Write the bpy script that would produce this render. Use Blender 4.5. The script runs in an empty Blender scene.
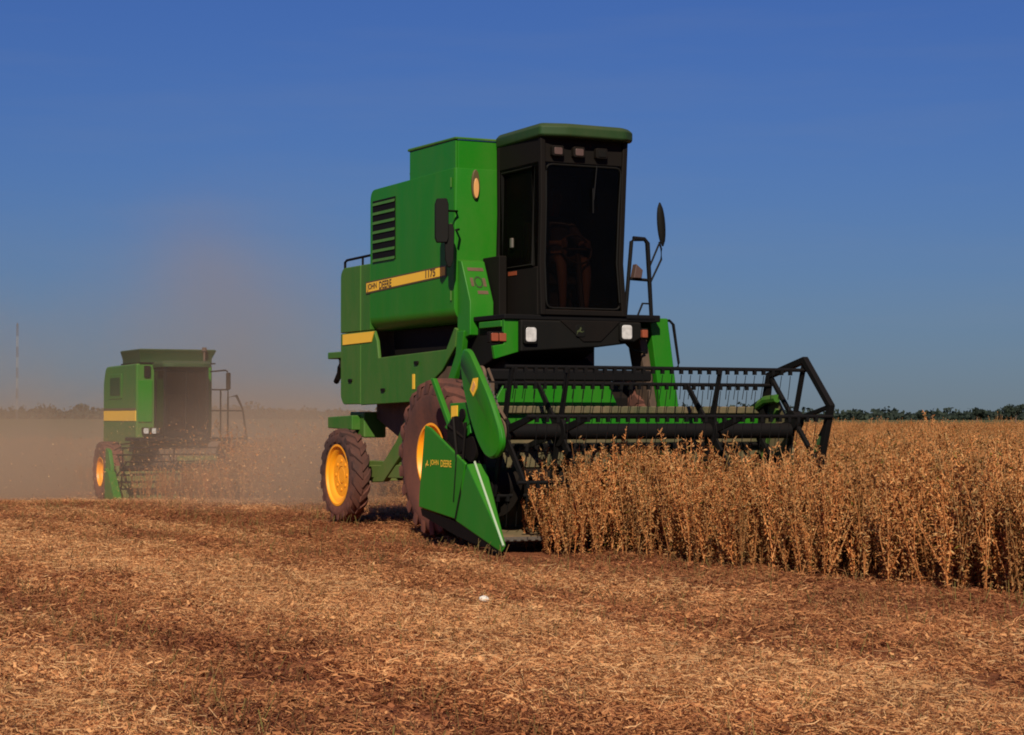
import bpy, bmesh, math, random
import numpy as np
from mathutils import Vector, Matrix, Euler

random.seed(7)
rng = np.random.default_rng(7)
R = math.radians
sc = bpy.context.scene
COL = sc.collection

# ------------------------------------------------------------------ camera, sky, sun, exposure
cam_d = bpy.data.cameras.new("camera")
cam = bpy.data.objects.new("camera", cam_d)
COL.objects.link(cam)
cam_d.sensor_width = 36.0
cam_d.lens = 36.0 * 2000 / 1024
cam_d.clip_start = 0.1
cam_d.clip_end = 20000
cam.location = (0, 0, 1.2)
cam.rotation_euler = (R(90) + math.atan((417 - 367.5) / 2000), 0, 0)
sc.camera = cam

SUN_EL, SUN_AZ = 37.0, 184.0        # azimuth clockwise from +Y: behind the camera, a little to the left
SUN_STRENGTH, SKY_STRENGTH, EXPOSURE = 4.5, 0.0455, 0.32
az, el = R(SUN_AZ), R(SUN_EL)
to_sun = Vector((math.sin(az) * math.cos(el), math.cos(az) * math.cos(el), math.sin(el)))
sun_d = bpy.data.lights.new("sun", "SUN")
sun_d.energy = SUN_STRENGTH
sun_d.angle = R(0.5)
sun_d.color = (1.0, 0.90, 0.76)
sun = bpy.data.objects.new("sun", sun_d)
sun.rotation_euler = to_sun.to_track_quat("Z", "Y").to_euler()
COL.objects.link(sun)

world = bpy.data.worlds.new("World")
sc.world = world
world.use_nodes = True
wn, wl = world.node_tree.nodes, world.node_tree.links
wn.clear()
sky = wn.new("ShaderNodeTexSky")
sky.sky_type = "NISHITA"
sky.sun_disc = False
sky.sun_elevation = el
sky.sun_rotation = az
sky.altitude = 0
sky.air_density = 1.6
sky.dust_density = 0.0
sky.ozone_density = 1.0
tint = wn.new("ShaderNodeMix"); tint.data_type = "RGBA"; tint.blend_type = "MULTIPLY"
tint.inputs["Factor"].default_value = 1.0
tint.inputs["B"].default_value = (0.20, 0.37, 1.0, 1)      # deep blue sky, as through a polarising filter
bg = wn.new("ShaderNodeBackground")
bg.inputs["Strength"].default_value = SKY_STRENGTH
wo = wn.new("ShaderNodeOutputWorld")
wl.new(sky.outputs[0], tint.inputs["A"])
wtc = wn.new("ShaderNodeTexCoord")
wmp = wn.new("ShaderNodeMapping"); wmp.inputs["Scale"].default_value = (3.0, 3.0, 26.0); wmp.inputs["Rotation"].default_value = (0, R(4), 0)
wl.new(wtc.outputs["Generated"], wmp.inputs["Vector"])
wno = wn.new("ShaderNodeTexNoise"); wno.inputs["Scale"].default_value = 1.6; wno.inputs["Detail"].default_value = 6; wno.inputs["Roughness"].default_value = .55
wl.new(wmp.outputs[0], wno.inputs["Vector"])
wmr = wn.new("ShaderNodeMapRange"); wmr.inputs["From Min"].default_value = .48; wmr.inputs["From Max"].default_value = .85; wmr.inputs["To Max"].default_value = .12
wl.new(wno.outputs["Fac"], wmr.inputs["Value"])
wcl = wn.new("ShaderNodeMix"); wcl.data_type = "RGBA"; wcl.inputs["B"].default_value = (4.2, 4.6, 5.2, 1)
wl.new(wmr.outputs[0], wcl.inputs["Factor"]); wl.new(tint.outputs["Result"], wcl.inputs["A"])
wl.new(wcl.outputs["Result"], bg.inputs["Color"])
wl.new(bg.outputs[0], wo.inputs["Surface"])

sc.view_settings.view_transform = "Standard"
sc.view_settings.look = "None"
sc.view_settings.exposure = EXPOSURE
sc.view_settings.gamma = 1.0
sc.view_settings.use_curve_mapping = False
sc.cycles.max_bounces = 8
sc.cycles.diffuse_bounces = 3
sc.cycles.transparent_max_bounces = 16
sc.cycles.volume_bounces = 1
sc.cycles.use_denoising = True
sc.cycles.filter_width = 1.9

# ------------------------------------------------------------------ materials
def mat_new(name):
    m = bpy.data.materials.new(name)
    m.use_nodes = True
    nt = m.node_tree
    return m, nt.nodes, nt.links, nt.nodes["Principled BSDF"]

def ramp(nd, stops):
    r = nd.new("ShaderNodeValToRGB")
    e = r.color_ramp.elements
    while len(e) < len(stops):
        e.new(0.5)
    for i, (p, c) in enumerate(stops):
        e[i].position = p
        e[i].color = (*c, 1)
    return r

def noise(nd, lk, scale, detail=5, rough=0.6, coord=None, out="Object"):
    t = nd.new("ShaderNodeTexCoord")
    n = nd.new("ShaderNodeTexNoise")
    n.inputs["Scale"].default_value = scale
    n.inputs["Detail"].default_value = detail
    n.inputs["Roughness"].default_value = rough
    lk.new(t.outputs[out], n.inputs["Vector"])
    return n

DUST = (0.30, 0.17, 0.09)

def paint(name, base, rough=0.35, dust=0.25, metal=0.0, low=None, up=0.35, coat=0.2, film=DUST, spec=.5):
    """enamel with fine road dust lying on it: patchy, heavier on faces that look up and (low) near the ground"""
    m, nd, lk, b = mat_new(name)
    n1 = noise(nd, lk, 2.3, 6, 0.65)
    stm = nd.new("ShaderNodeMapping"); stm.inputs["Scale"].default_value = (1.6, 1.6, 0.45)      # dust runs down in streaks
    lk.new(n1.inputs["Vector"].links[0].from_socket, stm.inputs["Vector"]); lk.new(stm.outputs[0], n1.inputs["Vector"])
    n2 = noise(nd, lk, 26, 4, 0.7)
    r1 = ramp(nd, [(0.38, (0, 0, 0)), (0.72, (1, 1, 1))])
    lk.new(n1.outputs["Fac"], r1.inputs["Fac"])
    add = nd.new("ShaderNodeMath"); add.operation = "MULTIPLY_ADD"
    add.inputs[1].default_value = dust * 0.75
    lk.new(r1.outputs["Color"], add.inputs[0])
    mul = nd.new("ShaderNodeMath"); mul.operation = "MULTIPLY"
    mul.inputs[1].default_value = dust * 0.8
    lk.new(n2.outputs["Fac"], mul.inputs[0])
    lk.new(mul.outputs[0], add.inputs[2])
    g = nd.new("ShaderNodeNewGeometry")
    sx = nd.new("ShaderNodeSeparateXYZ")
    lk.new(g.outputs["Normal"], sx.inputs[0])
    upm = nd.new("ShaderNodeMath"); upm.operation = "MULTIPLY"; upm.use_clamp = True
    upm.inputs[1].default_value = up
    lk.new(sx.outputs["Z"], upm.inputs[0])
    s2 = nd.new("ShaderNodeMath"); s2.operation = "ADD"; s2.use_clamp = True
    lk.new(add.outputs[0], s2.inputs[0]); lk.new(upm.outputs[0], s2.inputs[1])
    last = s2
    if low:
        tc = nd.new("ShaderNodeNewGeometry")
        sp = nd.new("ShaderNodeSeparateXYZ")
        lk.new(tc.outputs["Position"], sp.inputs[0])
        mr = nd.new("ShaderNodeMapRange")
        mr.inputs["From Min"].default_value = low
        mr.inputs["From Max"].default_value = 0.0
        mr.inputs["To Min"].default_value = 0.0
        mr.inputs["To Max"].default_value = 0.35
        lk.new(sp.outputs["Z"], mr.inputs["Value"])
        s3 = nd.new("ShaderNodeMath"); s3.operation = "ADD"; s3.use_clamp = True
        lk.new(last.outputs[0], s3.inputs[0]); lk.new(mr.outputs[0], s3.inputs[1])
        last = s3
    mx = nd.new("ShaderNodeMix"); mx.data_type = "RGBA"
    mx.inputs["A"].default_value = (*base, 1)
    mx.inputs["B"].default_value = (*film, 1)
    lk.new(last.outputs[0], mx.inputs["Factor"])
    lk.new(mx.outputs["Result"], b.inputs["Base Color"])
    rr = nd.new("ShaderNodeMapRange")
    rr.inputs["To Min"].default_value = rough
    rr.inputs["To Max"].default_value = 0.9
    lk.new(last.outputs[0], rr.inputs["Value"])
    lk.new(rr.outputs[0], b.inputs["Roughness"])
    b.inputs["Metallic"].default_value = metal
    b.inputs["Specular IOR Level"].default_value = spec
    b.inputs["Coat Weight"].default_value = coat
    b.inputs["Coat Roughness"].default_value = 0.2
    bp = nd.new("ShaderNodeBump")
    bp.inputs["Strength"].default_value = 0.14
    n3 = noise(nd, lk, 1.6, 2, 0.5)
    lk.new(n3.outputs["Fac"], bp.inputs["Height"])
    bp.inputs["Distance"].default_value = 0.05
    lk.new(bp.outputs[0], b.inputs["Normal"])
    return m

M = {}
RED = (0.28, 0.080, 0.038)
M["green"] = paint("green_paint", (0.004, 0.145, 0.002), 0.40, 0.065, up=0.06, coat=0.0, spec=.25)
M["green_dusty"] = paint("dusty_green_paint", (0.010, 0.115, 0.004), 0.5, 0.15, low=1.2, up=0.12, coat=0.0, spec=.3)
M["green_roof"] = paint("roof_green_paint", (0.009, 0.042, 0.010), 0.6, 0.06, up=0.07, coat=0.0, spec=.2)
M["yellow"] = paint("yellow_paint", (0.80, 0.40, 0.010), 0.4, 0.10, up=0.1)
M["rim_yellow"] = paint("rim_yellow_paint", (0.90, 0.33, 0.004), 0.45, 0.06, up=0.05, coat=0)
M["black"] = paint("black_paint", (0.005, 0.005, 0.004), 0.68, 0.006, up=0.012, coat=0, spec=.12)
M["blackmetal"] = paint("black_metal", (0.004, 0.004, 0.004), 0.68, 0.006, up=0.012, coat=0, spec=.12)
M["darkframe"] = paint("dark_frame", (0.005, 0.004, 0.003), 0.7, 0.008, up=0.02, coat=0, spec=.12)
M["steel"] = paint("worn_steel", (0.16, 0.15, 0.13), 0.45, 0.15, metal=0.6, coat=0)
M["brownmetal"] = paint("dirty_metal", (0.040, 0.026, 0.018), 0.8, 0.28, coat=0, up=0.15)
M["tyre"] = paint("tyre_rubber", (0.012, 0.010, 0.009), 0.9, 0.22, low=0.7, up=0.10, coat=0, film=RED)
M["tyre_red"] = paint("tyre_rubber_red_soil", (0.014, 0.009, 0.008), 0.9, 0.30, low=1.5, up=0.15, coat=0, film=RED)
M["ridge_highlight"] = paint("painted_ridge_highlight", (0.40, 0.55, 0.36), 0.3, 0.05, coat=0)  # pale green: sun glint put into the paint colour
M["floor"] = paint("scuffed_header_sheet", (0.02, 0.045, 0.012), 0.6, 0.40, up=0.2, coat=0)
M["seal"] = paint("grey_rubber_seal", (0.010, 0.009, 0.008), 0.75, 0.015, coat=0, spec=.2)
M["decal"] = paint("decal_ink", (0.030, 0.014, 0.006), 0.5, 0.2, coat=0)
M["decal_yellow"] = paint("decal_yellow", (0.80, 0.46, 0.03), 0.5, 0.05, coat=0)
M["decal_edge"] = paint("decal_edge", (0.06, 0.045, 0.01), 0.5, 0.12, coat=0)
M["emblem"] = paint("faded_emblem", (0.03, 0.045, 0.008), 0.6, 0.1, coat=0)
M["cloth"] = paint("dark_cloth", (0.030, 0.030, 0.035), 0.9, 0.1, coat=0)
M["skin"] = paint("skin", (0.33, 0.16, 0.09), 0.6, 0.1, coat=0)
M["seat"] = paint("seat_vinyl", (0.03, 0.028, 0.026), 0.6, 0.2, coat=0)

def simple(name, col, rough=0.5, metal=0.0, spec=0.5, trans=0.0, vary=(.85, 1.12), nsc=18):
    m, nd, lk, b = mat_new(name)
    n = noise(nd, lk, nsc, 4)
    mx = nd.new("ShaderNodeMix"); mx.data_type = "RGBA"
    mx.inputs["A"].default_value = (*[c * vary[0] for c in col], 1)
    mx.inputs["B"].default_value = (*[min(1, c * vary[1]) for c in col], 1)
    lk.new(n.outputs["Fac"], mx.inputs["Factor"])
    lk.new(mx.outputs["Result"], b.inputs["Base Color"])
    b.inputs["Roughness"].default_value = rough
    b.inputs["Metallic"].default_value = metal
    b.inputs["Specular IOR Level"].default_value = spec
    b.inputs["Transmission Weight"].default_value = trans
    return m

M["lamp"] = simple("lamp_lens", (0.50, 0.48, 0.44), 0.2, vary=(.35, 1.5), nsc=22)
M["lamp_dull"] = simple("work_lamp_lens", (0.085, 0.05, 0.038), 0.4)
M["amber"] = simple("amber_lens", (0.25, 0.06, 0.025), 0.3)
M["amber_pale"] = simple("pale_amber_lens", (0.60, 0.30, 0.10), 0.35)
M["stone"] = simple("white_stone", (0.62, 0.58, 0.50), 0.9)
M["mast_red"] = simple("mast_dark_paint", (0.10, 0.09, 0.09), 0.7)
M["mast_white"] = simple("mast_white_paint", (0.24, 0.24, 0.24), 0.7)

def glass(name, tint, dens, film=(0.05, 0.04, 0.03), ior=1.16, rough=.06):
    m, nd, lk, b = mat_new(name)
    nd.remove(b)
    out = nd["Material Output"]
    tr = nd.new("ShaderNodeBsdfTransparent"); tr.inputs[0].default_value = (*tint, 1)
    gl = nd.new("ShaderNodeBsdfGlossy"); gl.inputs["Roughness"].default_value = rough
    df = nd.new("ShaderNodeBsdfDiffuse"); df.inputs[0].default_value = (*film, 1)
    n = noise(nd, lk, 3, 5)
    mp = nd.new("ShaderNodeMapRange"); mp.inputs["To Max"].default_value = dens
    lk.new(n.outputs["Fac"], mp.inputs["Value"])
    m1 = nd.new("ShaderNodeMixShader")
    lk.new(mp.outputs[0], m1.inputs[0]); lk.new(tr.outputs[0], m1.inputs[1]); lk.new(df.outputs[0], m1.inputs[2])
    fr = nd.new("ShaderNodeFresnel"); fr.inputs[0].default_value = ior
    m2 = nd.new("ShaderNodeMixShader")
    lk.new(fr.outputs[0], m2.inputs[0]); lk.new(m1.outputs[0], m2.inputs[1]); lk.new(gl.outputs[0], m2.inputs[2])
    lk.new(m2.outputs[0], out.inputs["Surface"])
    return m

M["glass"] = glass("tinted_glass", (0.38, 0.33, 0.30), 0.03)
M["glass_far"] = glass("dusty_glass", (0.45, 0.40, 0.36), 0.20, (0.07, 0.045, 0.035))
M["glass_side"] = glass("tinted_side_glass", (0.30, 0.28, 0.25), 0.05, ior=1.06, rough=.35)

def straw_mat(name, stops, vary=0.25, rough=0.75, thin=0.30):
    m, nd, lk, b = mat_new(name)
    at = nd.new("ShaderNodeAttribute"); at.attribute_name = "tone"
    r = ramp(nd, stops)
    lk.new(at.outputs["Fac"], r.inputs["Fac"])
    oi = nd.new("ShaderNodeObjectInfo")
    mr = nd.new("ShaderNodeMapRange")
    mr.inputs["To Min"].default_value = 1 - vary
    mr.inputs["To Max"].default_value = 1 + vary
    lk.new(oi.outputs["Random"], mr.inputs["Value"])
    h = nd.new("ShaderNodeHueSaturation")
    lk.new(r.outputs["Color"], h.inputs["Color"])
    lk.new(mr.outputs[0], h.inputs["Value"])
    lk.new(h.outputs[0], b.inputs["Base Color"])
    b.inputs["Roughness"].default_value = rough
    b.inputs["Specular IOR Level"].default_value = 0.25
    tl = nd.new("ShaderNodeBsdfTranslucent")
    lk.new(h.outputs[0], tl.inputs[0])
    ms = nd.new("ShaderNodeMixShader"); ms.inputs[0].default_value = thin
    lk.new(b.outputs[0], ms.inputs[1]); lk.new(tl.outputs[0], ms.inputs[2])
    lk.new(ms.outputs[0], nd["Material Output"].inputs["Surface"])
    return m

M["crop"] = straw_mat("ripe_soybean", thin=.50, stops=[(0.0, (0.060, 0.024, 0.010)), (0.30, (0.560, 0.215, 0.068)), (0.62, (0.800, 0.385, 0.130)),
                                       (0.86, (0.870, 0.550, 0.240)), (0.93, (0.36, 0.25, 0.04)), (1.0, (0.20, 0.17, 0.02))], vary=0.30)
M["straw"] = straw_mat("chopped_straw", [(0.0, (0.095, 0.027, 0.012)), (0.25, (0.260, 0.088, 0.033)), (0.6, (0.510, 0.215, 0.078)),
                                         (0.9, (0.70, 0.37, 0.150)), (1.0, (0.64, 0.42, 0.20))], 0.22)
M["stubble"] = straw_mat("cut_stubble", [(0.0, (0.09, 0.05, 0.015)), (0.5, (0.24, 0.13, 0.045)), (0.8, (0.33, 0.20, 0.07)), (1.0, (0.22, 0.18, 0.05))], 0.2)
M["leaf_far"] = straw_mat("dark_foliage", [(0.0, (0.014, 0.022, 0.018)), (0.5, (0.026, 0.038, 0.026)), (1.0, (0.045, 0.058, 0.034))], 0.1)
M["bark"] = simple("bark", (0.09, 0.06, 0.04), 0.9)

def soil_mat():
    m, nd, lk, b = mat_new("red_soil_with_chaff")
    tc = nd.new("ShaderNodeTexCoord")
    mp = nd.new("ShaderNodeMapping"); mp.inputs["Rotation"].default_value = (0, 0, R(-30)); mp.inputs["Scale"].default_value = (1.0, 0.10, 1)
    lk.new(tc.outputs["Object"], mp.inputs["Vector"])
    ns = nd.new("ShaderNodeTexNoise"); ns.inputs["Scale"].default_value = 0.9; ns.inputs["Detail"].default_value = 4
    lk.new(mp.outputs[0], ns.inputs["Vector"])
    nf = noise(nd, lk, 14, 8, 0.75)
    ad = nd.new("ShaderNodeMix"); ad.data_type = "FLOAT"; ad.inputs["Factor"].default_value = 0.55
    lk.new(ns.outputs["Fac"], ad.inputs["A"]); lk.new(nf.outputs["Fac"], ad.inputs["B"])
    r = ramp(nd, [(0.30, (0.110, 0.034, 0.015)), (0.50, (0.210, 0.072, 0.030)), (0.68, (0.36, 0.15, 0.06))])
    lk.new(ad.outputs["Result"], r.inputs["Fac"])
    # far off the bare ground gives way to a grass-green field
    sp = nd.new("ShaderNodeSeparateXYZ"); lk.new(tc.outputs["Object"], sp.inputs[0])
    fr = nd.new("ShaderNodeMapRange"); fr.inputs["From Min"].default_value = 90; fr.inputs["From Max"].default_value = 130
    lk.new(sp.outputs["Y"], fr.inputs["Value"])
    nl = noise(nd, lk, 0.02, 3)
    r2 = ramp(nd, [(0.40, (0.105, 0.085, 0.032)), (0.60, (0.075, 0.085, 0.030))])
    lk.new(nl.outputs["Fac"], r2.inputs["Fac"])
    mx = nd.new("ShaderNodeMix"); mx.data_type = "RGBA"
    lk.new(fr.outputs[0], mx.inputs["Factor"]); lk.new(r.outputs["Color"], mx.inputs["A"]); lk.new(r2.outputs["Color"], mx.inputs["B"])
    lk.new(mx.outputs["Result"], b.inputs["Base Color"])
    b.inputs["Roughness"].default_value = 0.95
    b.inputs["Specular IOR Level"].default_value = 0.1
    bp = nd.new("ShaderNodeBump"); bp.inputs["Strength"].default_value = 0.8; bp.inputs["Distance"].default_value = 0.03
    lk.new(nf.outputs["Fac"], bp.inputs["Height"])
    lk.new(bp.outputs[0], b.inputs["Normal"])
    return m

M["soil"] = soil_mat()

# ------------------------------------------------------------------ mesh helpers
class MB:
    def __init__(s):
        s.bm = bmesh.new()

    def faces(s, verts, faces):
        v = [s.bm.verts.new(p) for p in verts]
        for f in faces:
            try:
                s.bm.faces.new([v[i] for i in f])
            except ValueError:
                pass
        return s

    def loft(s, rings, caps=True, close=True):
        n = len(rings[0])
        vs = [[s.bm.verts.new(p) for p in r] for r in rings]
        for i in range(len(vs) - 1):
            for j in range(n if close else n - 1):
                k = (j + 1) % n
                s.bm.faces.new([vs[i][j], vs[i][k], vs[i + 1][k], vs[i + 1][j]])
        if caps:
            s.bm.faces.new(vs[0][::-1]); s.bm.faces.new(vs[-1])
        return s

    def box(s, x0, x1, y0, y1, z0, z1):
        return s.loft([[(x0, y0, z0), (x1, y0, z0), (x1, y1, z0), (x0, y1, z0)], [(x0, y0, z1), (x1, y0, z1), (x1, y1, z1), (x0, y1, z1)]])

    def px(s, poly, x0, x1):      # outline in (y, z)
        return s.loft([[(x0, p[0], p[1]) for p in poly], [(x1, p[0], p[1]) for p in poly]])

    def py(s, poly, y0, y1):      # outline in (x, z)
        return s.loft([[(p[0], y0, p[1]) for p in poly], [(p[0], y1, p[1]) for p in poly]])

    def pz(s, poly, z0, z1):      # outline in (x, y)
        return s.loft([[(p[0], p[1], z0) for p in poly], [(p[0], p[1], z1) for p in poly]])

    def tube(s, pts, r, n=8, closed=False):
        pts = [Vector(p) for p in pts]
        rr = r if isinstance(r, (list, tuple)) else [r] * len(pts)
        rings = []
        m = len(pts)
        for i, p in enumerate(pts):
            if closed:
                d = (pts[(i + 1) % m] - pts[i - 1]).normalized()
            else:
                d = (pts[min(i + 1, m - 1)] - pts[max(i - 1, 0)]).normalized()
            a = Vector((0, 0, 1)) if abs(d.z) < 0.95 else Vector((1, 0, 0))
            u = d.cross(a).normalized(); v = d.cross(u)
            k = 1.0
            if 0 < i < m - 1 or closed:
                d1 = (pts[i] - pts[i - 1]).normalized()
                k = 1 / max(0.5, abs(d1.dot(d)))
            rings.append([p + (u * math.cos(t) + v * math.sin(t)) * rr[i] * (k if k < 1.5 else 1.5) for t in [2 * math.pi * q / n for q in range(n)]])
        if closed:
            rings.append(rings[0])
        return s.loft(rings, caps=not closed)

    def disc(s, c, r, x0, x1, n=24):       # cylinder along x
        y, z = c
        return s.px([(y + r * math.cos(2 * math.pi * i / n), z + r * math.sin(2 * math.pi * i / n)) for i in range(n)], x0, x1)

    def lathe_x(s, prof, c, n=40, closed=True):   # profile (x, radius) turned about the x axis through (y, z)
        y, z = c
        rings = []
        for i in range(n + 1):
            t = 2 * math.pi * (i % n) / n
            rings.append([(p[0], y + p[1] * math.cos(t), z + p[1] * math.sin(t)) for p in prof])
        s.loft(rings, caps=False, close=closed)
        bmesh.ops.remove_doubles(s.bm, verts=s.bm.verts, dist=1e-5)
        return s

    def build(s, name, mat, parent=None, bevel=0.0, angle=40, seg=2):
        bmesh.ops.recalc_face_normals(s.bm, faces=s.bm.faces)
        me = bpy.data.meshes.new(name)
        s.bm.to_mesh(me); s.bm.free()
        me.materials.append(mat)
        me.shade_smooth()
        me.set_sharp_from_angle(angle=R(angle))
        o = bpy.data.objects.new(name, me)
        COL.objects.link(o)
        if parent:
            o.parent = parent
        if bevel:
            b = o.modifiers.new("edge", "BEVEL")
            b.width = bevel; b.segments = seg; b.limit_method = "ANGLE"; b.angle_limit = R(35); b.harden_normals = True
        return o

def rounded(poly, r, n=4, which=None):
    out = []
    m = len(poly)
    for i, p in enumerate(poly):
        if which is not None and i not in which:
            out.append(p); continue
        p = Vector(p); a = Vector(poly[i - 1]); b = Vector(poly[(i + 1) % m])
        da, db = a - p, b - p
        rr = min(r, da.length * 0.49, db.length * 0.49)
        s_, e_ = p + da.normalized() * rr, p + db.normalized() * rr
        for k in range(n + 1):
            t = k / n
            q = s_ * (1 - t) ** 2 + p * 2 * t * (1 - t) + e_ * t * t
            out.append((q.x, q.y))
    return out

def rrect(x0, x1, z0, z1, r):
    return rounded([(x0, z0), (x1, z0), (x1, z1), (x0, z1)], r)

def tag(o, label=None, cat=None, group=None, kind=None):
    if label: o["label"] = label
    if cat: o["category"] = cat
    if group: o["group"] = group
    if kind: o["kind"] = kind
    return o

def empty(name, loc, rz=0.0):
    o = bpy.data.objects.new(name, None)
    COL.objects.link(o)
    o.location = loc; o.rotation_euler = (0, 0, rz)
    o.empty_display_size = 0.2
    return o

def words(text, width, mat, parent, origin, xdir, ydir, height, bold, gap=.10):
    ws_ = text.split()
    tot = sum(len(w) for w in ws_)
    x = 0.0
    for w in ws_:
        wd = width * (1 - gap) * len(w) / tot
        lettering(w, wd, mat, parent, Vector(origin) + Vector(xdir).normalized() * x, xdir, ydir, height, bold=bold)
        x += wd + width * gap

def lettering(text, width, mat, parent, origin, xdir, ydir, height=None, name="lettering", bold=0.0):
    cu = bpy.data.curves.new("lettering", "FONT")
    cu.body = text
    cu.size = 1.0
    cu.extrude = 0.0
    cu.offset = bold
    t = bpy.data.objects.new("lettering", cu)
    COL.objects.link(t)
    bpy.context.view_layer.update()
    me = bpy.data.meshes.new_from_object(t.evaluated_get(bpy.context.evaluated_depsgraph_get()))
    bpy.data.objects.remove(t)
    xs = [v.co.x for v in me.vertices]; ys = [v.co.y for v in me.vertices]
    w, h = max(xs) - min(xs), max(ys) - min(ys)
    sx = width / w
    sy = height / h if height else sx
    X, Y, O = Vector(xdir).normalized(), Vector(ydir).normalized(), Vector(origin)
    for v in me.vertices:
        v.co = O + X * ((v.co.x - min(xs)) * sx) + Y * ((v.co.y - min(ys)) * sy)
    me.materials.clear(); me.materials.append(mat)
    o = bpy.data.objects.new(name, me)
    COL.objects.link(o); o.parent = parent
    return o

# ------------------------------------------------------------------ the lie of the land
TH = R(27); CT, ST = math.cos(TH), math.sin(TH)
PX, PY = 0.483, 20.61                       # ground point below the near combine's front axle

def to_world(a, b):
    return PX + a * CT - b * ST, PY + a * ST + b * CT

def to_local(X, Y):
    return (X - PX) * CT + (Y - PY) * ST, -(X - PX) * ST + (Y - PY) * CT

def sstep(e0, e1, x):
    t = np.clip((x - e0) / (e1 - e0), 0, 1)
    return t * t * (3 - 2 * t)

def ground_z(X, Y):
    X = np.asarray(X, float); Y = np.asarray(Y, float)
    Ys = np.maximum(Y, 1)
    m = 1 - sstep(-0.15, 0.02, X / Ys)
    d = np.clip(Y - 24.5, 0, None)
    dip = -0.040 * np.where(d < 6, d * d / 12, d - 3)
    dip = np.where(Y > 60, -0.040 * 32.5 + (Y - 60) * 0.0045, dip)
    dip = np.minimum(dip, 0.4)
    a, b = to_local(X, Y)
    fade = np.clip(40 / np.maximum(np.hypot(X, Y), 1), 0, 1)
    rip = 0.018 * np.sin(a * 5.1 + 0.8 * np.sin(b * 0.7)) + 0.012 * np.sin(a * 2.3 + b * 1.1) + 0.010 * np.sin(b * 3.7 - a * 1.3) + 0.012 * np.sin(a * 9.1 + b * 2.2)
    near = np.clip(np.hypot(a, b - 1.5) / 4.5, 0.25, 1)
    return np.where(Y > 0, dip * m, 0) + rip * fade * near - 0.05

def streak(X, Y):
    """0 bare reddish ground .. 1 thick pale straw, in long bands along the driving direction"""
    a, b = to_local(X, Y)
    a = a + 0.07 * (b + 6.2) + 0.12 * np.sin(b * 0.9) + 0.07 * np.sin(b * 2.3 + a)
    v = np.interp(a, [-13, -11.5, -10.4, -9, -7.8, -6.9, -6.1, -5.1, -4.2, -3.4, -2.6, -1.7, -0.5, 1, 3, 8], [.3, .8, .3, .6, .85, .15, .25, .97, .65, .25, .5, .12, .15, .4, .6, .5])
    v = v + 0.14 * np.sin(b * 1.3 + a * 0.8) * np.sin(b * 0.43) + 0.10 * np.sin(a * 7 + b * 1.9)
    return np.clip(v + 0.20 * np.sin(a * 6.98), 0, 1)

def make_ground():
    radii = np.concatenate([np.linspace(0.0, 6, 6), np.arange(6.15, 34, 0.13), np.geomspace(34, 120, 60), np.geomspace(126, 6000, 26)])
    ang = np.concatenate([np.linspace(-22, 22, 240), np.linspace(24, 336, 80)])
    n = len(ang)
    t = np.radians(ang)
    Rr, T = np.meshgrid(radii, t, indexing="ij")
    X = Rr * np.sin(T); Y = Rr * np.cos(T)
    Z = ground_z(X, Y)
    co = np.stack([X, Y, Z], -1).reshape(-1, 3)
    m = len(radii)
    i, j = np.meshgrid(np.arange(m - 1), np.arange(n), indexing="ij")
    j2 = (j + 1) % n
    f = np.stack([i * n + j, (i + 1) * n + j, (i + 1) * n + j2, i * n + j2], -1).reshape(-1, 4)[:, ::-1]
    o = np_mesh("ground", co, f, M["soil"])
    COL.objects.link(o)
    bm = bmesh.new(); bm.from_mesh(o.data)
    bmesh.ops.remove_doubles(bm, verts=[v for v in bm.verts if v.co.xy.length < 0.01], dist=0.02)
    bmesh.ops.recalc_face_normals(bm, faces=bm.faces)
    bm.to_mesh(o.data); bm.free()
    o.data.shade_smooth()
    tag(o, kind="structure", label="harvested field of red soil covered in chopped straw")
    return o

def np_mesh(name, co, quads, mat, tone=None):
    me = bpy.data.meshes.new(name)
    co = np.asarray(co, np.float32); quads = np.asarray(quads, np.int32)
    me.vertices.add(len(co)); me.vertices.foreach_set("co", co.ravel())
    k = quads.shape[1]
    me.loops.add(quads.size); me.loops.foreach_set("vertex_index", quads.ravel())
    me.polygons.add(len(quads))
    me.polygons.foreach_set("loop_start", np.arange(0, quads.size, k, dtype=np.int32))
    if tone is not None:
        at = me.attributes.new("tone", "FLOAT", "FACE")
        at.data.foreach_set("value", np.asarray(tone, np.float32))
    me.materials.append(mat)
    me.update(calc_edges=True)
    me.validate()
    return bpy.data.objects.new(name, me)

make_ground()

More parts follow.
